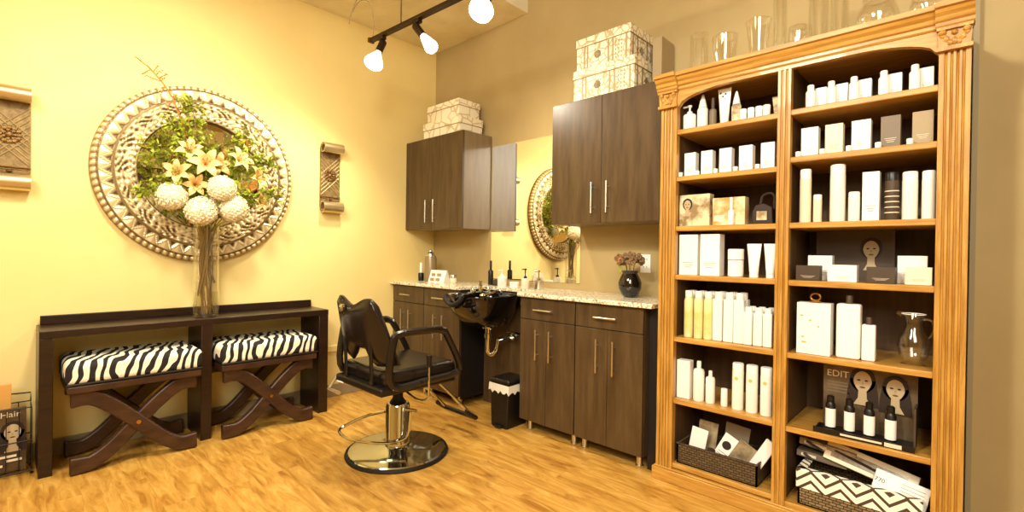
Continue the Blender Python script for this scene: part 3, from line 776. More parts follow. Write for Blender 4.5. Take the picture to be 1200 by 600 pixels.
# ---- fifth shelf
z = ZR[4]+.0005
t = carton('large white carton with gold ring at the left of the fifth right shelf', 'box', None, (3.300,YS,z), .13, .07, .228, 'white', False)
bm = new()
for (x, zz, ww) in ((-.045,.17,.010),(-.012,.15,.010),(.02,.125,.008),(-.04,.075,.010),(-.035,.052,.018)): box(bm, x-ww/2, x+ww/2, -.0358, -.0345, zz-.004, zz+.004)
obj('print', bm, 'gold_print', t)
bm = new(); lathe(bm, [(.024,.229),(.024,.236),(0,.236)], seg=20); tube(bm, [(.0+.019*math.cos(2*PI*k/20), 0, .253+.016*math.sin(2*PI*k/20)) for k in range(20)], .004, 6, True); obj('ring', bm, 'gold', t, smooth=True)
bottle('large white square bottle with dark cap on the fifth right shelf', None, (3.427,YS,z), .043, .27, 'white','dark_card', .865, .30, 'square', sy=.7)
bottle('small white square bottle with dark cap on the fifth right shelf', None, (3.497,YS,z), .0235, .182, 'white','dark_card', .83, .45, 'square', sy=.8)
t = thing('glass_pitcher', 'clear glass pitcher at the right of the fifth right shelf', 'pitcher', (3.640,YS+.02,z))
bm = new(); P = [(.036,0),(.040,.006),(.030,.012),(.047,.04),(.053,.08),(.050,.11),(.034,.14),(.027,.165),(.032,.19),(.038,.208)]
lathe(bm, P, seg=32, cap=False); obj('body', bm, 'glass', t, smooth=True)
bm = new(); lathe(bm, [(.0,.012),(.028,.014),(.044,.04),(.0495,.078),(.0,.078)], seg=24); obj('base_glass', bm, 'glass', t, smooth=True)
bm = new(); tube(bm, smooth_path([(.032,0,.19),(.055,0,.185),(.062,0,.15),(.050,0,.115)],5), .0045, 8); obj('handle', bm, 'glass', t, smooth=True)
bm = new(); tube(bm, [(-.036,0,.203),(-.05,0,.209),(-.054,0,.213)], [.012,.009,.006], 8); obj('spout', bm, 'glass', t, smooth=True)
bm = new(); tube(bm, [(.038*math.cos(2*PI*k/32),.038*math.sin(2*PI*k/32),.208) for k in range(32)], .0018, 6, True); obj('lip', bm, 'white', t, smooth=True)
M['board_print'] = mat('printed_board', (112,94,68), .4, var=(74,58,40), vscale=7)
# ---- sixth shelf: display stand
z = ZR[5]+.0005
t = thing('display_stand', 'black counter display with two printed faces on the sixth right shelf', 'display', (3.49,-.32,z), 0)
obj('backboard', bx(-.165,.165,.0,.006,.01,.292), 'board_print', t)
obj('tray', bx(-.18,.165,-.115,.0,0,.012), 'black_plastic', t, bevel=.002)
obj('tray_lip', bx(-.18,.165,-.119,-.115,.0,.024), 'black_plastic', t)
bm = new(); box(bm, -.08,.062,-.1200,-.119,.008,.016); box(bm, .070,.125,-.1200,-.119,.004,.020); obj('lip_print', bm, 'lightprint', t)
obj('side_panel', bx(.160,.166,-.10,0,.01,.17), 'dark_card', t)
face(t, -.02,-.0005,.225,.088); face(t, .093,-.004,.212,.084)
bm = new()
for k in range(4): box(bm, -.15,-.075+.01*(k%2),-.0012,-.0002,.205-k*.014,.209-k*.014)
obj('text_lines', bm, 'greycard', t)
text('lettering', 'EDIT', .04, 'lightprint', t, (-.153,-.0012,.232), (PI/2,0,0))
for i, x in enumerate((3.366,3.435,3.504,3.575)):
    t = thing('dropper_bottle', 'black bottle with white label, %s in the display stand' % ('leftmost','second','third','rightmost')[i], 'bottle', (x,-.39,z+.0125), 0, 'bottles in the display stand')
    bm = new(); lathe(bm, [(.018,0),(.019,.003),(.019,.108),(.014,.118),(0,.118)], seg=20); obj('body', bm, 'black_plastic', t, smooth=True)
    bm = new(); lathe(bm, [(.0196,.012),(.0196,.092)], seg=24, cap=False); obj('label', bm, 'white', t, smooth=True)
    bm = new(); lathe(bm, [(.014,.119),(.014,.143),(.008,.148),(0,.148)], seg=16); obj('cap', bm, 'black_plastic', t, smooth=True)
# ---- bottom shelf right: chevron basket and packaged tools
z = ZR[6]+.0005
t = thing('storage_basket', 'wicker basket with chevron cloth liner on the bottom right shelf', 'basket', (3.465,-.28,z))
bm = new(); w, d, h = .212, .15, .15
for (a, b_, c, dd) in ((-w,w,-d,-d+.008),(-w,w,d-.008,d),(-w,-w+.008,-d,d),(w-.008,w,-d,d)): box(bm, a,b_,c,dd,0,h)
box(bm, -w,w,-d,d,0,.006); obj('wicker_body', bm, 'wicker2', t)
bm = new()
for (a, b_, c, dd) in ((-w-.006,w+.006,-d-.007,-d-.001),(-w-.007,-w-.001,-d-.006,d)): box(bm, a,b_,c,dd,h-.075,h+.008)
box(bm, -w-.006,w+.006,-d-.007,-d+.03,h+.002,h+.010); box(bm, -w-.006,-w+.03,-d,d,h+.002,h+.010)
obj('chevron_liner', bm, 'chevron', t, bevel=.003)
g = 'packaged tools on the bottom right shelf'
def pack(label, loc, w, d, h, rx, ry, rz, m, win=None, wm='ink'):
    t = thing('packaged_tool', label, 'package', loc, 0, g); t.rotation_euler = (rx,ry,rz)
    obj('pack', bx(-w/2,w/2,-d/2,d/2,0,h), m, t, bevel=.003)
    if win:
        bm = new(); box(bm, *win); obj('window', bm, wm, t)
        bm = new(); tube(bm, [(win[0]+.01,win[2]-.002,(win[4]+win[5])/2+.008),(win[1]-.015,win[2]-.002,(win[4]+win[5])/2-.012)], .006, 6); obj('tool', bm, 'hair', t)
    return t
pack('flat silver grey package lying highest at the back left, bottom right shelf', (3.34,-.27,z+.225), .22, .10, .035, .1, .12, 0, 'wax_bag', (-.09,.0,-.0515,-.05,.010,.024), 'lightprint')
t = pack('long clear-window tool package leaning across the chevron basket', (3.49,-.33,z+.165), .33, .02, .085, -.5, .22, 0, 'cream', (-.14,.13,-.0115,-.0095,.018,.062), 'wax_bag')
t = pack('white printed package leaning at the right of the chevron basket', (3.60,-.395,z+.12), .18, .012, .095, -.45, .2, 0, 'white')
text('lettering', '770', .024, 'ink', t, (-.088,-.0068,.045), (PI/2,0,0))
bm = new()
for k in range(5): box(bm, -.0,.075,-.0068,-.0060,.015+k*.014,.0175+k*.014)
obj('text_lines', bm, 'tan', t)
pack('dark grey stacked package under the silver package, bottom right shelf', (3.32,-.26,z+.170), .20, .12, .03, 0, .06, 0, 'greycard', (-.08,-.02,-.0615,-.06,.008,.02), 'lightprint')

# ---- left bay, top shelf
z = ZL[0]+.0005; YL = -.385; g = 'toiletries on the top left shelf'
bottle('white pump bottle at the far left of the top left shelf', g, (2.708,YL,z), .033, .135, kind='pump', neck=.66)
bottle('tall white bottle with cone cap on the top left shelf', g, (2.777,YL,z), .027, .182, kind='cone', neck=.6)
bottle('slim grey-brown spray bottle on the top left shelf', g, (2.830,YL,z), .018, .15, 'greycard','dark_card', kind='round', neck=.62, capr=.5)
squeeze('white squeeze tube printed with dark dots, top left shelf', g, (2.888,YL,z), .066, .186, 'white', True)
bottle('patterned cream bottle with white cone cap on the top left shelf', g, (2.946,YL,z), .023, .162, 'photo_box','white', kind='cone', neck=.58)
for i, x in enumerate((2.982,3.018,3.054,3.088)):
    jar('small white lidded jar, %s in the row on the top left shelf' % ('first','second','third','last')[i], 'row of small jars on the top left shelf', (x,YL-.01,z), .0155, .06)
t = squeeze('short patterned tube beside the divider, top left shelf', g, (3.130,YL,z), .042, .095, 'photo_box')
# ---- second shelf
z = ZL[1]+.0005
for i, (a, b_) in enumerate(((2.684,2.750),(2.773,2.838),(2.866,2.932),(2.962,3.030),(3.062,3.128))):
    carton('white product carton, %s of five on the second shelf of the left bay' % ordn[i], 'box', 'white cartons on the second left shelf', ((a+b_)/2, YL+.012, z), b_-a-.006, .045, .128, 'white')
    jar('tiny white jar before the %s carton on the second shelf, left bay' % ordn[i], 'tiny jars on the second left shelf', (a-.001, YL-.045, z), .0105, .022)
# ---- third shelf
z = ZL[2]+.0005
t = thing('photo_box', 'box printed with a woman portrait at the left of the third left shelf', 'box', (2.752,YL,z)); obj('carton', bx(-.08,.08,-.03,.03,0,.165), 'photo_box', t, bevel=.002); face(t, -.035,-.0305,.11,.05, True)
t = thing('photo_box', 'orange and cream printed box beside the portrait box, third left shelf', 'box', (2.925,YL,z)); obj('carton', bx(-.078,.078,-.03,.03,0,.138), 'photo_box2', t, bevel=.002)
bm = new(); box(bm, -.07,-.02,-.0308,-.0298,.02,.05); obj('print', bm, 'lightprint', t)
bottle('small white bottle standing in front of the orange printed box', None, (2.945,YL-.047,z), .014, .135, neck=.55, capr=.5)
t = thing('gift_bag', 'dark handbag-shaped gift pack with pale label, third left shelf', 'bag', (3.085,YL,z))
bm = new(); prism(bm, [(-.05,0),(.042,0),(.036,.08),(.0,.10),(-.035,.092),(-.052,.06)], 'y', -.025,.025); obj('body', bm, 'hair', t, bevel=.004)
bm = new(); box(bm, -.03,.015,-.0262,-.025,.02,.062); obj('label', bm, 'photo_box', t)
bm = new(); tube(bm, smooth_path([(-.02,0,.09),(-.012,0,.135),(.02,0,.148),(.04,0,.13),(.04,0,.07)],5), .006, 6); obj('handle', bm, 'hair', t, smooth=True)
# ---- fourth shelf
z = ZL[3]+.0005; g = 'white products on the fourth left shelf'
carton('tall white carton at the left of the fourth left shelf', 'box', g, (2.724,YL,z), .098, .06, .212)
carton('tall white carton second from left on the fourth left shelf', 'box', g, (2.838,YL,z), .098, .07, .212)
jar('large white lidded jar on the fourth left shelf', g, (2.955,YL,z), .036, .137)
squeeze('white squeeze tube beside the large jar, fourth left shelf', g, (3.040,YL,z), .066, .163)
squeeze('white squeeze tube against the divider, fourth left shelf', g, (3.114,YL,z), .062, .163)
# ---- fifth shelf: three blocks of bottles
z = ZL[4]+.0005
for (xs, h, m, gl, lab) in (((2.722,2.775,2.826),.245,'yb','pale yellow bottles on the fifth left shelf','pale yellow-green bottle, %s row, %s of its block on the fifth left shelf'),
                       ((2.878,2.931,2.98),.248,'white2','tall white bottles on the fifth left shelf','tall white bottle, %s row, %s of its block on the fifth left shelf'),
                       ((3.022,3.067,3.11),.183,'white2','short white bottles on the fifth left shelf','short white bottle, %s row, %s of its block on the fifth left shelf')):
    M['yb'] = M.get('yb') or mat('pale_yellow_plastic', (240,232,176), .4, var=(214,206,120), vscale=12)
    for j, row in enumerate(('front','back')):
        for i, x in enumerate(xs):
            r = .0235 if h > .2 else .020
            bottle(lab % (row, ('left','middle','right')[i]), gl, (x, YL-.005+.055*j, z), r, h, m, 'white2', .86, .8, 'square' if m != 'yb' else 'round')
# ---- sixth shelf
z = ZL[5]+.0005; g = 'white bottles on the sixth left shelf'
carton('tall plain white carton at the left of the sixth left shelf', 'box', None, (2.705,YL,z), .07, .05, .20, 'white', False)
bottle('white capped bottle beside the plain carton, sixth left shelf', g, (2.780,YL,z), .028, .205, neck=.82, capr=.4)
bottle('slightly shorter white bottle, second capped one on the sixth left shelf', g, (2.840,YL,z), .023, .165, neck=.82, capr=.4)
can('short white stick can alone on the sixth left shelf', None, (2.910,YL,z), .016, .087)
for i, x in enumerate((2.975,3.040,3.105)):
    t = can('tall slim white can with gold mark, %s of three on the sixth left shelf' % ('left','middle','right')[i], 'tall slim cans on the sixth left shelf', (x,YL,z), .0265, .228)
    bm = new(); tube(bm, [(0,-.0268,.155),(0,-.0262,.155)], .009, 12); obj('emblem', bm, 'gold_print', t)
# ---- bottom shelf: wicker tray with packs
z = ZL[6]+.0005
t = thing('wicker_tray', 'dark woven tray basket on the bottom left shelf', 'basket', (2.885,-.30,z))
bm = new(); w, d, h = .198, .13, .105
for (a, b_, c, dd) in ((-w,w,-d,-d+.008),(-w,w,d-.008,d),(-w,-w+.008,-d,d),(w-.008,w,-d,d)): box(bm, a,b_,c,dd,0,h)
box(bm, -w,w,-d,d,0,.006); obj('wicker_body', bm, 'wicker', t)
bm = new()
tube(bm, [(-w,-d,h),(w,-d,h),(w,d,h),(-w,d,h)], .005, 6, True); obj('rim', bm, 'wicker', t)
g = 'packets standing in the woven tray'
def packet(name, label, x, y, w, h, rx, ry, m, th=.008):
    t = thing(name, label, 'packet', (x,y,z+.03), 0, g); t.rotation_euler = (rx,ry,0)
    obj('packet', bx(-w/2,w/2,-th/2,th/2,0,h), m, t, bevel=.003); return t
packet('hair_packet','white packet leaning left in the woven tray', 2.765,-.385,.085,.16,-.15,.12,'white')
packet('hair_packet','grey film packet behind the white packet in the woven tray', 2.80,-.34,.10,.19,-.15,.05,'wax_bag')
t = packet('hair_packet','white printed packet with dark oval picture in the woven tray', 2.875,-.372,.085,.165,-.2,.45,'white')
bm = new(); tube(bm, [(-.008,-.0045,.11),(-.008,-.0040,.11)], .022, 16); obj('picture', bm, 'hair', t)
bm = new(); [box(bm, -.03,.03,-.0046,-.0038,.03+k*.012,.033+k*.012) for k in range(4)]; obj('text_lines', bm, 'tan', t)
packet('hair_packet','dark film packet in the middle of the woven tray', 2.955,-.375,.10,.15,-.2,.5,'wax_bag')
packet('hair_packet','slim grey film packet behind, woven tray', 2.93,-.31,.12,.20,-.12,.1,'greycard')
t = packet('hair_packet','white box tilted at the right end of the woven tray', 3.030,-.377,.055,.20,-.15,.5,'white',.02)
t = thing('brush', 'round brush with spotted bristles between packets in the woven tray', 'brush', (2.848,-.405,z+.06)); t.rotation_euler = (0,.2,0)
bm = new(); tube(bm, [(0,0,-.02),(0,0,.05)], [.018,.02], 14); obj('bristles', bm, 'hair', t, smooth=True)

# ---- glass vases on top of the bookcase
z = 2.1505; g = 'clear glass vases along the top of the bookcase'
def glass_vase(label, x, y, prof, base=.01):
    t = thing('glass_vase', label, 'vase', (x,y,z), 0, g)
    bm = new(); r0 = prof[0][0]
    inner = [(max(r-.004,.002), zz+(.0 if i else base)) for i, (r, zz) in enumerate(prof)]
    lathe(bm, prof+list(reversed(inner)), seg=32, cap=False); obj('wall', bm, 'glass', t, smooth=True)
    bm = new(); lathe(bm, [(0,.001),(r0*.96,.001),(r0*.96,base),(0,base)], seg=24); obj('thick_base', bm, 'glass', t, smooth=True)
    bm = new(); rt, zt = prof[-1]; tube(bm, [(rt*math.cos(2*PI*k/32), rt*math.sin(2*PI*k/32), zt) for k in range(32)], .0022, 6, True); obj('rim', bm, 'glass', t, smooth=True)
glass_vase('straight clear vase at the left end of the bookcase top', 2.742,-.36, [(.045,0),(.045,.22)])
glass_vase('low flared clear vase, second from left on the bookcase', 2.875,-.36, [(.040,0),(.055,.08),(.062,.17)])
glass_vase('clear tapered vase, third from left on the bookcase', 3.035,-.36, [(.036,0),(.045,.1),(.058,.20)])
glass_vase('slim tall clear cylinder vase, fourth from left on the bookcase', 3.125,-.34, [(.030,0),(.030,.30)])
glass_vase('squat clear jar vase right of the slim cylinder, bookcase top', 3.205,-.36, [(.034,0),(.042,.06),(.036,.12)])
glass_vase('tall clear cylinder vase above the second bay', 3.285,-.34, [(.042,0),(.042,.33)])
glass_vase('clear cylinder vase left of the round bowl, bookcase top', 3.368,-.36, [(.036,0),(.036,.24)])
glass_vase('round clear fishbowl vase on the bookcase top', 3.500,-.34, [(.035,0),(.066,.03),(.078,.075),(.066,.12),(.045,.145),(.052,.155)])
glass_vase('small clear bowl vase at the right end of the bookcase top', 3.655,-.36, [(.025,0),(.045,.03),(.050,.07),(.04,.10)])

# ------------------------------------------------------------------ storage boxes on the wall cabinets
def lidded(name, label, loc, w, d, h, m, rz, grp, lidh=.05):
    t = thing(name, label, 'box', loc, rz, grp)
    obj('body', bx(-w/2,w/2,-d/2,d/2,0,h-.002), m, t, bevel=.002)
    obj('lid', bx(-w/2-.005,w/2+.005,-d/2-.005,d/2+.005,h-lidh,h+.003), m, t, bevel=.003)
    bm = new(); box(bm, -w/2-.0058,w/2+.0058,-d/2-.0058,d/2+.0058,h-lidh-.004,h-lidh); obj('lid_edge', bm, 'tan', t)
    return t
g = 'decorated boxes on the left wall cabinet'
lidded('storage_box','plain cream stamped box, lower of two on the left wall cabinet', (.475,-.175,2.2005), .50,.25,.14,'box_print',0,g,.06)
lidded('storage_box','stamped cream box on top of the pair on the left wall cabinet', (.475,-.17,2.344), .43,.23,.145,'box_print',0,g)
g = 'decorated boxes on the right wall cabinet'
lidded('storage_box','patchwork box, lower of two on the right wall cabinet', (2.12,-.175,2.2005), .44,.30,.19,'box_print2',.0,g)
lidded('storage_box','patchwork box on top of the pair on the right wall cabinet', (2.108,-.175,2.394), .39,.28,.20,'box_print2',.0,g)
for bxo, w, h, d in ((bpy.data.objects['storage_box.002'],.44,.19,.30),(bpy.data.objects['storage_box.003'],.39,.20,.28)):
    bm = new()
    for u in (-.36,-.30,.10,.18,.42): box(bm, u*w, u*w+.012, -d/2-.0010, -d/2+.0004, .004, h-.056)
    obj('band_print', bm, 'tan', bxo); bm = new()
    for k in range(5):
        for q in range(3): box(bm, w*(.24+.05*q), w*(.24+.05*q)+.008, -d/2-.0012, -d/2-.0002, .015+k*.024, .028+k*.024)
    obj('dot_print', bm, 'tan', bxo)
    bm = new()
    tube(bm, [(-w*.09,-d/2-.0012,h*.38),(-w*.09,-d/2-.0002,h*.38)], .026, 10); tube(bm, [(w*.5+.0002,0,h*.36),(w*.5+.0012,0,h*.36)], .03, 4)
    for u in (-.4,-.2,.22,.4): box(bm, w/2-.0002, w/2+.0010, u*d, u*d+.014, .004, h-.056)
    obj('stamp_print', bm, 'wax_bag', bxo)
t = thing('storage_box','dark edge of a slim box behind the patchwork boxes', 'box', (2.41,-.10,2.2005)); obj('body', bx(-.03,.03,-.08,.08,0,.32), 'tan', t, bevel=.002)

# ------------------------------------------------------------------ things on the counter
z = .9375
bottle('small dark-bodied bottle with white top near the corner on the counter', None, (.145,-.25,z), .026, .165, 'black_plastic','white2', .45, .5)
t = thing('canister', 'silver canister bottle with domed lid in the counter corner', 'canister', (.22,-.20,z))
bm = new(); lathe(bm, [(.050,0),(.055,.005),(.055,.20),(.048,.225),(0,.225)], seg=28); obj('body', bm, 'canister_metal', t, smooth=True)
bm = new(); lathe(bm, [(.04,.226),(.036,.25),(.018,.262),(.012,.275),(.014,.285),(0,.29)], seg=24); obj('lid', bm, 'steel', t, smooth=True)
t = thing('card_stand', 'white folded card with photos standing on the counter', 'card', (.40,-.24,z), .25)
bm = new(); prism(bm, [(-.05,0),(.05,0),(.006,.105),(-.006,.105)], 'x', -.085,.085); obj('card', bm, 'white', t)
bm = new()
for i in range(2):
    for j in range(2): box(bm, -.06+.06*i, -.02+.06*i, -.052+.02*j, -.048+.02*j, .012+.04*j, .038+.04*j)
obj('pictures', bm, 'tan', t)
jar('small glass jar with grey lid beside the folded card on the counter', None, (.545,-.20,z), .030, .07, 'cream','steel')
jar('smaller cream jar nearest the folded card, counter', None, (.495,-.16,z), .022, .055, 'cream','cream')
bottle('tall dark slim bottle standing by the mirror edge on the counter', None, (.93,-.12,z), .022, .20, 'black_plastic','black_plastic', .62, .45)
t = thing('tray', 'low dark open tray by the mirror edge on the counter', 'tray', (1.01,-.10,z))
bm = new()
for a in ((-.05,.05,-.03,.03,0,.005),(-.05,.05,-.03,-.026,0,.045),(-.05,.05,.026,.03,0,.045),(-.05,-.046,-.03,.03,0,.045),(.046,.05,-.03,.03,0,.045)): box(bm,*a)
obj('body', bm, 'dark_card', t)
bottle('white sculpted pump bottle behind the shampoo bowl', None, (1.150,-.21,z), .036, .135, kind='pump', neck=.62)
jar('low white jar behind the shampoo bowl', None, (1.285,-.215,z), .034, .045)
bottle('clear soap bottle with black pump head behind the bowl', None, (1.385,-.20,z), .030, .15, 'lightprint','black_plastic', kind='pump', neck=.52)
bottle('silver soap dispenser with chrome pump on the counter', None, (1.515,-.20,z), .034, .14, 'steel','chrome', kind='pump', neck=.5)
bottle('short clear bottle with white cap against the mirror', None, (1.30,-.10,z), .026, .11, 'lightprint','white', neck=.7)
# small vase with dried flowers
t = thing('flower_vase', 'round dark glazed vase on the counter beside the bookcase', 'vase', (2.262,-.20,z))
bm = new(); lathe(bm, [(.032,0),(.050,.012),(.070,.055),(.072,.092),(.056,.132),(.047,.148),(.053,.165),(.045,.165),(.040,.14),(0,.11)], seg=32, cap=False); obj('body', bm, 'black_gloss', t, smooth=True)
t = thing('dried_bouquet', 'bunch of dried brown and orange flowers in the dark vase', 'flowers', (2.262,-.20,z+.135))
bm = new(); rnd = random.Random(3)
for k in range(46):
    a = rnd.uniform(0,2*PI); rr = .092*math.sqrt(rnd.random()); zz = .055+.075*rnd.random()*(1-rr*5)
    c = (rr*math.cos(a), rr*math.sin(a)*.8, zz+.02)
    for q in range(7):
        b2 = 2*PI*q/7+k; ico(bm, (c[0]+.010*math.cos(b2), c[1]-.004, c[2]+.010*math.sin(b2)), .008, 1, (1,.5,1))
obj('blooms', bm, 'dried', t, smooth=True)
bm = new()
for k in range(6):
    c = (-.035+.012*rnd.uniform(-1,1), -.05+.01*rnd.uniform(-1,1), .09+.02*rnd.uniform(-1,1)); ico(bm, c, .012, 1, (1,.5,1))
obj('orange_blooms', bm, 'dried_o', t, smooth=True)
bm = new()
for k in range(6): tube(bm, [(0,0,-.08),(.03*math.cos(k),.03*math.sin(k),.07)], .002, 5)
obj('stems', bm, 'stem', t)
bm = new(); 
for k in range(4): ico(bm, (-.052,-.03,.02+.014*k), .009, 1, (1,.4,1.3))
obj('leaf', bm, 'leaf', t, smooth=True)
t = thing('wall_outlet', 'white wall outlet plate beside the bookcase above the counter', 'outlet', (2.262,0,1.146))
obj('plate', bx(-.036,.036,-.007,-.0005,-.06,.06), 'white', t, bevel=.002)
bm = new()
for zz in (-.028,.022):
    box(bm, -.012,-.009,-.0076,-.0066,zz,zz+.012); box(bm, .009,.012,-.0076,-.0066,zz,zz+.012)
obj('slots', bm, 'ink', t)

# ------------------------------------------------------------------ big vase and bouquet on the console
VX, VY, VZ = .20, -1.985, .7625
t = thing('tall_vase', 'tall clear glass vase with stems standing on the console', 'vase', (VX,VY,VZ))
bm = new(); lathe(bm, [(.070,0),(.072,.004),(.074,.59),(.070,.59),(.068,.02),(0,.02)], seg=40, cap=False); lathe(bm, [(0,.0),(.062,.0)], seg=40, cap=False)
obj('wall', bm, 'glass', t, smooth=True)
bm = new(); lathe(bm, [(0,.003),(.066,.003),(.066,.019),(0,.019)], seg=32); obj('thick_base', bm, 'glass', t, smooth=True)
bm = new(); lathe(bm, [(.066,.021),(.066,.16),(0,.16)], seg=32); obj('water', bm, 'glass_dark', t, smooth=True)
rnd = random.Random(11)
t = thing('stem_bundle', 'tangle of brown green stems inside the tall glass vase', 'stems', (VX,VY,VZ+.022)); t['kind'] = 'stuff'
bm = new()
for k in range(26):
    a = rnd.uniform(0,2*PI); a2 = a+rnd.uniform(1.5,3.5); r0 = rnd.uniform(.005,.05); r1 = rnd.uniform(.02,.058)
    r0 *= (1 if k < 9 else 0) or 1
    z0 = .0 if k < 9 else rnd.uniform(.08,.2)
    tube(bm, smooth_path([(r0*math.cos(a),r0*math.sin(a),z0),(r1*.6*math.cos((a+a2)/2),r1*.7*math.sin((a+a2)/2),(z0+.56)/2),(r1*math.cos(a2),r1*math.sin(a2),.56)],4), rnd.uniform(.003,.006), 5)
obj('stems', bm, 'stem', t, smooth=True)

def hydrangea(label, c, r, seed):
    rn = random.Random(seed)
    t = thing('hydrangea', label, 'flower', c, 0, 'white hydrangeas in the tall vase')
    bm = new(); N = 170
    ico(bm, (0,0,0), r*.9, 3)
    for k in range(N):
        zz = 1-2*(k+.5)/N; rr = math.sqrt(1-zz*zz); a = k*2.39996
        n = Vector((rr*math.cos(a), rr*math.sin(a), zz)); p = n*r*(.93+rn.uniform(-.05,.05))
        q = n.to_track_quat('Z','Y').to_matrix(); s = r*.15
        for j in range(4):
            b2 = PI/2*j+rn.random()
            u = q @ Vector((math.cos(b2)*s, math.sin(b2)*s, s*.2)); v1 = q @ Vector((math.cos(b2+.7)*s*.8, math.sin(b2+.7)*s*.8, 0)); v2 = q @ Vector((math.cos(b2-.7)*s*.8, math.sin(b2-.7)*s*.8, 0))
            bm.faces.new([bm.verts.new(p-n*.003), bm.verts.new(p+v2), bm.verts.new(p+u*1.25), bm.verts.new(p+v1)])
    obj('bloom', bm, 'petal', t, smooth=False)
    top = Vector((VX,VY,VZ+.59))-Vector(c)
    bm = new(); tube(bm, smooth_path([(0,0,-r*.7), tuple(Vector((0,0,-r))*.5+top*.5), (top.x*.9,top.y*.9,top.z-.06)],4), .004, 6); obj('stem', bm, 'leaf', t)
hydrangea('white hydrangea bloom at the left of the bouquet', (.28,-2.195,1.515), .088, 1)
hydrangea('white hydrangea bloom lowest, right above the vase mouth', (.33,-2.05,1.435), .092, 2)
hydrangea('white hydrangea bloom at the lower right of the bouquet', (.32,-1.865,1.465), .092, 3)
hydrangea('white hydrangea bloom highest, right of centre in the bouquet', (.36,-1.945,1.585), .086, 4)
hydrangea('small creamy hydrangea tucked between the lower white blooms', (.25,-1.96,1.50), .06, 5)
def lily(label, c, dirv, s, seed):
    t = thing('lily', label, 'flower', c, 0, 'pale peach lilies in the tall vase')
    q = Vector(dirv).to_track_quat('Z','Y').to_matrix(); bm = new()
    for j in range(6):
        b2 = 2*PI*j/6+seed; L = s*(1 if j%2 else .9); prev = None; rows = []
        for i in range(7):
            u = i/6; rad = .008+L*u*(.75+.25*u); h = L*.75*math.sin(u*PI*.62)-L*.25*u*u; w = L*.27*math.sin(PI*min(.97,u*.9+.08))
            d = Vector((math.cos(b2),math.sin(b2),0)); sd = Vector((-math.sin(b2),math.cos(b2),0))
            rows.append([bm.verts.new(q @ (d*rad+sd*w*e+Vector((0,0,h-(abs(e))*w*.0+.006*abs(e))))) for e in (-1,0,1)])
        for A, B in zip(rows, rows[1:]):
            for k in range(2): bm.faces.new((A[k],A[k+1],B[k+1],B[k]))
    obj('petals', bm, 'peach', t, smooth=True)
    bm = new()
    for j in range(5):
        a = 2*PI*j/5; tip = q @ Vector((.02*math.cos(a), .02*math.sin(a), s*.75)); tube(bm, [(0,0,0), tuple(tip)], .0015, 4); ico(bm, tip, .005, 1)
    obj('stamens', bm, 'twig', t)
    top = Vector((VX,VY,VZ+.59))-Vector(c); bm = new(); tube(bm, [(0,0,0), tuple(top*.6+Vector((0,0,.02))), (top.x*.9,top.y*.9,top.z-.03)], .003, 5); obj('stem', bm, 'leaf', t)
LL = [((.30,-2.02,1.73),(1,-.2,.2),.095,'open peach lily facing out at the bouquet centre'),((.26,-2.10,1.80),(.9,-.1,.4),.08,'peach lily highest near the bouquet centre'),
      ((.27,-1.83,1.78),(.9,.3,.4),.085,'peach lily upper right of the bouquet centre'),((.26,-1.72,1.68),(.8,.5,.2),.085,'peach lily right of the highest hydrangea'),
      ((.28,-2.16,1.66),(.9,-.4,.2),.08,'peach lily above the left hydrangea'),((.25,-1.70,1.53),(.8,.6,0),.07,'small peach lily at the lower right of the bouquet'),
      ((.25,-1.95,1.74),(1,.1,.1),.08,'peach lily behind the highest hydrangea'),((.23,-1.78,1.90),(.8,.4,.4),.06,'small peach lily at the upper right of the bouquet'),
      ((.27,-2.07,1.60),(1,-.1,0),.075,'peach lily between the left and lowest hydrangeas')]
for i, (c, dv, s, lab) in enumerate(LL): lily(lab, c, dv, s, i*.4)
def fern(label, pts, spread, n, seed, m='leaf', name='fern_spray', leafs=.019):
    rn = random.Random(seed)
    t = thing(name, label, 'foliage', (VX,VY,VZ+.57), 0, 'fern sprays in the tall vase' if m == 'leaf' else None)
    P = smooth_path(pts, 10); bm = new(); tube(bm, P, .0025 if m == 'leaf' else .0045, 5)
    twigs = new(); lv = new(); L = len(P)
    for k in range(n):
        i = int(L*(.3+.7*rn.random()))-1; p = P[max(i,0)]
        d = Vector((rn.uniform(-.5,.5), rn.uniform(-1,1), rn.uniform(-.8,1))).normalized(); ln = spread*rn.uniform(.4,1)
        e = p+d*ln; tube(bm, [p, e], .0011 if m == 'leaf' else .0028, 4)
        for q in range(7):
            c = p.lerp(e, .25+.75*q/6)+Vector((rn.uniform(-1,1),rn.uniform(-1,1),rn.uniform(-1,1)))*.010
            u = Vector((rn.uniform(-1,1),rn.uniform(-1,1),rn.uniform(-1,1))).normalized(); w = u.cross(d).normalized(); s = leafs*rn.uniform(.6,1.2)
            lv.faces.new([lv.verts.new(c-u*s), lv.verts.new(c+w*s*.45), lv.verts.new(c+u*s), lv.verts.new(c-w*s*.45)])
    twigs.free()
    obj('stem', bm, 'stem' if m == 'leaf' else m, t)
    obj('leaves', lv, m, t)
fern('green fern spray arching to the left of the bouquet', [(0,0,0),(.06,-.10,.2),(.07,-.24,.38),(.06,-.34,.46)], .12, 70, 21)
fern('tallest green fern spray rising above the mirror centre', [(0,0,0),(.05,-.03,.3),(.06,-.08,.6),(.05,-.10,.80)], .12, 90, 22)
fern('green fern spray leaning left of the tallest spray', [(0,0,0),(.05,-.06,.25),(.06,-.15,.5),(.05,-.21,.64)], .12, 80, 29)
fern('green fern spray rising up and right of centre', [(0,0,0),(.06,.06,.3),(.06,.16,.5),(.05,.22,.64)], .12, 80, 23)
fern('green fern spray at the upper right reaching over the mirror rim', [(0,0,0),(.06,.12,.25),(.06,.28,.42),(.05,.36,.46)], .11, 64, 24)
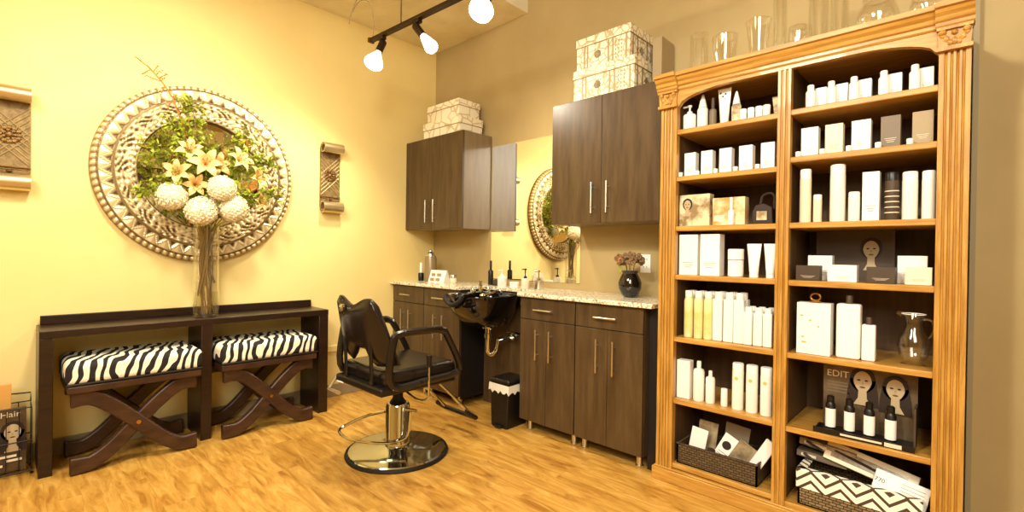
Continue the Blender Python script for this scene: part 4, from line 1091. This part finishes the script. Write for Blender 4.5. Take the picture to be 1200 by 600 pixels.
fern('green fern spray drooping at the right edge of the bouquet', [(0,0,0),(.06,.14,.15),(.06,.32,.26),(.05,.42,.22)], .10, 56, 25)
fern('green fern spray low at the left beside the hydrangea', [(0,0,0),(.06,-.12,.12),(.07,-.27,.20),(.06,-.35,.22)], .09, 44, 26)
fern('green fern spray in the bouquet middle between the lilies', [(0,0,0),(.06,0,.2),(.06,-.02,.5)], .12, 60, 27)
fern('bare orange twig sticking out at the upper left', [(0,0,0),(.04,-.08,.4),(.05,-.2,.78),(.05,-.33,.95)], .08, 26, 28, 'twig', 'dried_twig', .009)

# ------------------------------------------------------------------ magazine rack at lower left
t = thing('magazine_rack', 'black wire magazine rack on the floor at the left edge', 'rack', (.0,-2.96,0))
bm = new()
x0, x1, y0, y1 = .08,.215,-.20,.175
for zz, e in ((.02,0),(.18,.005),(.355,.01)):
    tube(bm, [(x0-e,y0,zz),(x1+e,y0,zz),(x1+e,y1,zz),(x0-e,y1,zz)], .0035, 6, True)
tube(bm, [(x0-.01,y0,.355),(x0-.01,y0,.42),(x0-.01,y1,.40),(x0-.01,y1,.355)], .0035, 6)
for k in range(9):
    y = y0+(y1-y0)*k/8
    tube(bm, [(x1,y,.02),(x1+.01,y,.355)], .0022, 5); tube(bm, [(x0,y,.02),(x0-.01,y,.355)], .0022, 5); tube(bm, [(x0,y,.02),(x1,y,.02)], .0022, 5)
for (x, y) in ((x0,y0),(x1,y0),(x0,y1),(x1,y1)): ico(bm, (x,y,.008), .008, 1)
obj('wire_frame', bm, 'black_plastic', t, smooth=True)
t = thing('magazine', 'hair magazine with a printed portrait in the wire rack', 'magazine', (.195,-2.96,.03)); t.rotation_euler = (0,0,PI/2)
obj('pages', bx(-.16,.155,-.004,.008,0,.325), 'magazine', t)
face(t, .105,-.005,.20,.085)
text('lettering', 'proHair', .042, 'lightprint', t, (-.002,-.0062,.283), (PI/2,0,0))
bm = new()
for k, (a, b_) in enumerate(((.03,.07),(.08,.14),(.05,.12))): box(bm, a, b_, -.0095, -.0085, .03+.022*k, .042+.022*k)
obj('text_lines', bm, 'lightprint', t)
t = thing('paper_folder', 'tan upright folder behind the magazine in the wire rack', 'folder', (.12,-2.96,.03))
obj('cover', bx(-.01,.01,-.19,.10,0,.44), 'tan_wood', t, bevel=.002)

# ------------------------------------------------------------------ track light
TZ = 2.75
t = thing('track_rail', 'dark bronze lighting track hung below the ceiling', 'track light', (.59,-1.04,TZ))
bm = new(); box(bm, 0, 2.3, -.018,.018,-.012,.012); tr = obj('rail', bm, 'black_bronze' if 'black_bronze' in M else 'bronze', t, bevel=.002)
bm = new(); box(bm, -.02,.0,-.022,.022,-.016,.016); obj('end_cap', bm, 'bronze', t)
bm = new()
for x in (.35, 1.9): tube(bm, [(x,0,.012),(x,0,(ZC if x < .59 else 3.42)-TZ-.001)], .005, 6)
obj('hanger', bm, 'bronze', t)
t.rotation_euler = (0,0,.05)
t = thing('cable', 'thin cable looping from the ceiling to the track end', 'cable', (.60,-1.04,TZ))
bm = new(); tube(bm, smooth_path([(0,0,.017),(.02,.0,.12),(-.02,-.02,.27),(-.12,-.04,.31),(-.2,-.06,.24),(-.22,-.07,.16),(-.2,-.06,.25),(-.17,-.02,.3845)],6), .0035, 6); obj('wire', bm, 'tan', t, smooth=True)
M['black_bronze'] = mat('dark_bronze', (58,42,26), .35, .6)
tr.data.materials[0] = M['black_bronze']
def spot(label, x, y, aim, r, frosted=True):
    t = thing('track_spotlight', label, 'spotlight', (x,y,TZ-.013), 0, 'spotlights on the ceiling track')
    bm = new(); box(bm, -.03,.03,-.016,.016,-.022,-.0005); tube(bm, [(0,0,-.02),(0,0,-.05)], .010, 8)
    obj('adapter', bm, 'black_bronze', t, smooth=True)
    q = Vector(aim).normalized(); Q = q.to_track_quat('Z','Y').to_matrix().to_4x4(); T = Matrix.Translation((0,0,-.055)) @ Q
    bm = new(); lathe(bm, [(.0,-.03),(.022,-.03),(.026,-.02),(.026,.06),(.0,.06)], seg=20); bmesh.ops.transform(bm, verts=bm.verts[:], matrix=T); obj('socket', bm, 'black_bronze', t, smooth=True)
    bm = new(); lathe(bm, [(.02,.061),(.025,.075),(r*.9,.13),(r,.15)], seg=28, cap=False); bmesh.ops.transform(bm, verts=bm.verts[:], matrix=T); bb = obj('bulb', bm, 'bulb_glass' , t, smooth=True)
    bm = new(); lathe(bm, [(r,.151),(r*.96,.17),(r*.7,.187),(0,.195)], seg=28, cap=False); bmesh.ops.transform(bm, verts=bm.verts[:], matrix=T); obj('lens', bm, 'bright_lamp', bb, smooth=True)
    return Vector((x,y,TZ-.068))+q*.23, q
M['bulb_glass'] = mat('frosted_reflector', (250,238,206), .3, emit=2.2)
S = [spot('lit spotlight at the left end of the ceiling track', .72,-1.034, (-.1,-.35,-.9), .066),
     spot('lit spotlight tilted right in the middle of the track', 1.12,-1.013, (.5,.35,-.8), .045),
     spot('lit spotlight nearest the camera on the ceiling track', 1.775,-.982, (.15,-.5,-.75), .070)]

# ceiling lamps behind the camera
def ceiling_lamp(label, x, y, zc):
    t = thing('ceiling_lamp', label, 'ceiling lamp', (x,y,zc), 0, 'round ceiling lamps behind the camera')
    bm = new(); lathe(bm, [(.16,-.03),(.17,-.02),(.17,-.0005),(0,-.0005)], seg=32, cap=False); obj('rim', bm, 'steel', t, smooth=True)
    bm = new(); lathe(bm, [(0,-.04),(.1,-.037),(.155,-.028)], seg=32, cap=False); obj('diffuser', bm, 'bright_lamp', t, smooth=True)
ceiling_lamp('round lit ceiling lamp behind the camera nearer the left wall', 2.4,-4.0,3.42)
ceiling_lamp('round lit ceiling lamp behind the camera nearer the right wall', 4.6,-3.6,3.42)

# ------------------------------------------------------------------ lights
WARM = (1,.90,.72)
def point(name, loc, e, r=.05, c=WARM):
    l = bpy.data.lights.new(name, 'POINT'); l.energy = e; l.color = c; l.shadow_soft_size = r
    o = bpy.data.objects.new(name, l); o.location = loc; COL.objects.link(o)
def spotl(name, loc, target, e, ang, blend=.8, r=.05, c=WARM):
    l = bpy.data.lights.new(name, 'SPOT'); l.energy = e; l.color = c; l.spot_size = ang; l.spot_blend = blend; l.shadow_soft_size = r
    o = bpy.data.objects.new(name, l); o.location = loc; COL.objects.link(o)
    o.rotation_euler = (Vector(target)-Vector(loc)).to_track_quat('-Z','Y').to_euler()
def area(name, loc, target, e, sx, sy, c=WARM):
    l = bpy.data.lights.new(name, 'AREA'); l.energy = e; l.color = c; l.shape = 'RECTANGLE'; l.size = sx; l.size_y = sy
    o = bpy.data.objects.new(name, l); o.location = loc; COL.objects.link(o)
    o.rotation_euler = (Vector(target)-Vector(loc)).to_track_quat('-Z','Y').to_euler()
for i, (p, q) in enumerate(S): spotl('bulb_light', tuple(p), tuple(p+q), (90,60,110)[i], 2.5, 1, .06)
spotl('spot_light', (1.55,-2.4,2.9), (0,-2.1,1.3), 190, 1.7, 1, .15)
area('fill_light_left', (2.4,-4.0,3.35), (1.2,-1.2,1.0), 110, .9, .9, (1,.94,.80))  # added fill from behind the camera, set at ceiling height
spotl('bookcase_spot', (2.9,-3.3,2.95), (3.2,-.4,1.2), 190, 1.25, .8, .09, (1,.94,.80))
area('fill_light_right', (4.4,-3.6,3.35), (3.2,-.4,1.2), 60, .9, .9, (1,.95,.82))  # added fill from behind the camera to brighten the bookcase
area('fill_light_room', (4.9,-4.6,2.75), (2.6,-.5,.8), 100, 1.6, 1.4, (1,.96,.84))  # added broad fill behind the camera, with no fixture of its own
w = bpy.data.worlds.new('world'); w.use_nodes = True; w.node_tree.nodes['Background'].inputs[0].default_value = (1,.9,.7,1); w.node_tree.nodes['Background'].inputs[1].default_value = .2
sc.world = w

# ------------------------------------------------------------------ camera
cam = bpy.data.cameras.new('camera'); co = bpy.data.objects.new('camera', cam); COL.objects.link(co)
F = 566.3; cam.sensor_width = 36; cam.lens = F/1200*36; cam.clip_start = .05
yaw, pit, rol = math.radians(133.43), math.radians(-.31), math.radians(.83)
f = Vector((math.cos(pit)*math.cos(yaw), math.cos(pit)*math.sin(yaw), math.sin(pit)))
r = Vector((math.sin(yaw), -math.cos(yaw), 0)); u = r.cross(f)
r, u = math.cos(rol)*r+math.sin(rol)*u, -math.sin(rol)*r+math.cos(rol)*u
Mx = Matrix((r, u, -f)).transposed().to_4x4(); Mx.translation = Vector((3.80,-2.90,1.20))
co.matrix_world = Mx
sc.camera = co
sc.view_settings.view_transform = 'Standard'; sc.view_settings.look = 'None'
sc.view_settings.exposure = 0; sc.view_settings.gamma = 1
sc.cycles.use_denoising = True; sc.cycles.max_bounces = 8; sc.cycles.transparent_max_bounces = 24
sc.cycles.sample_clamp_indirect = 6
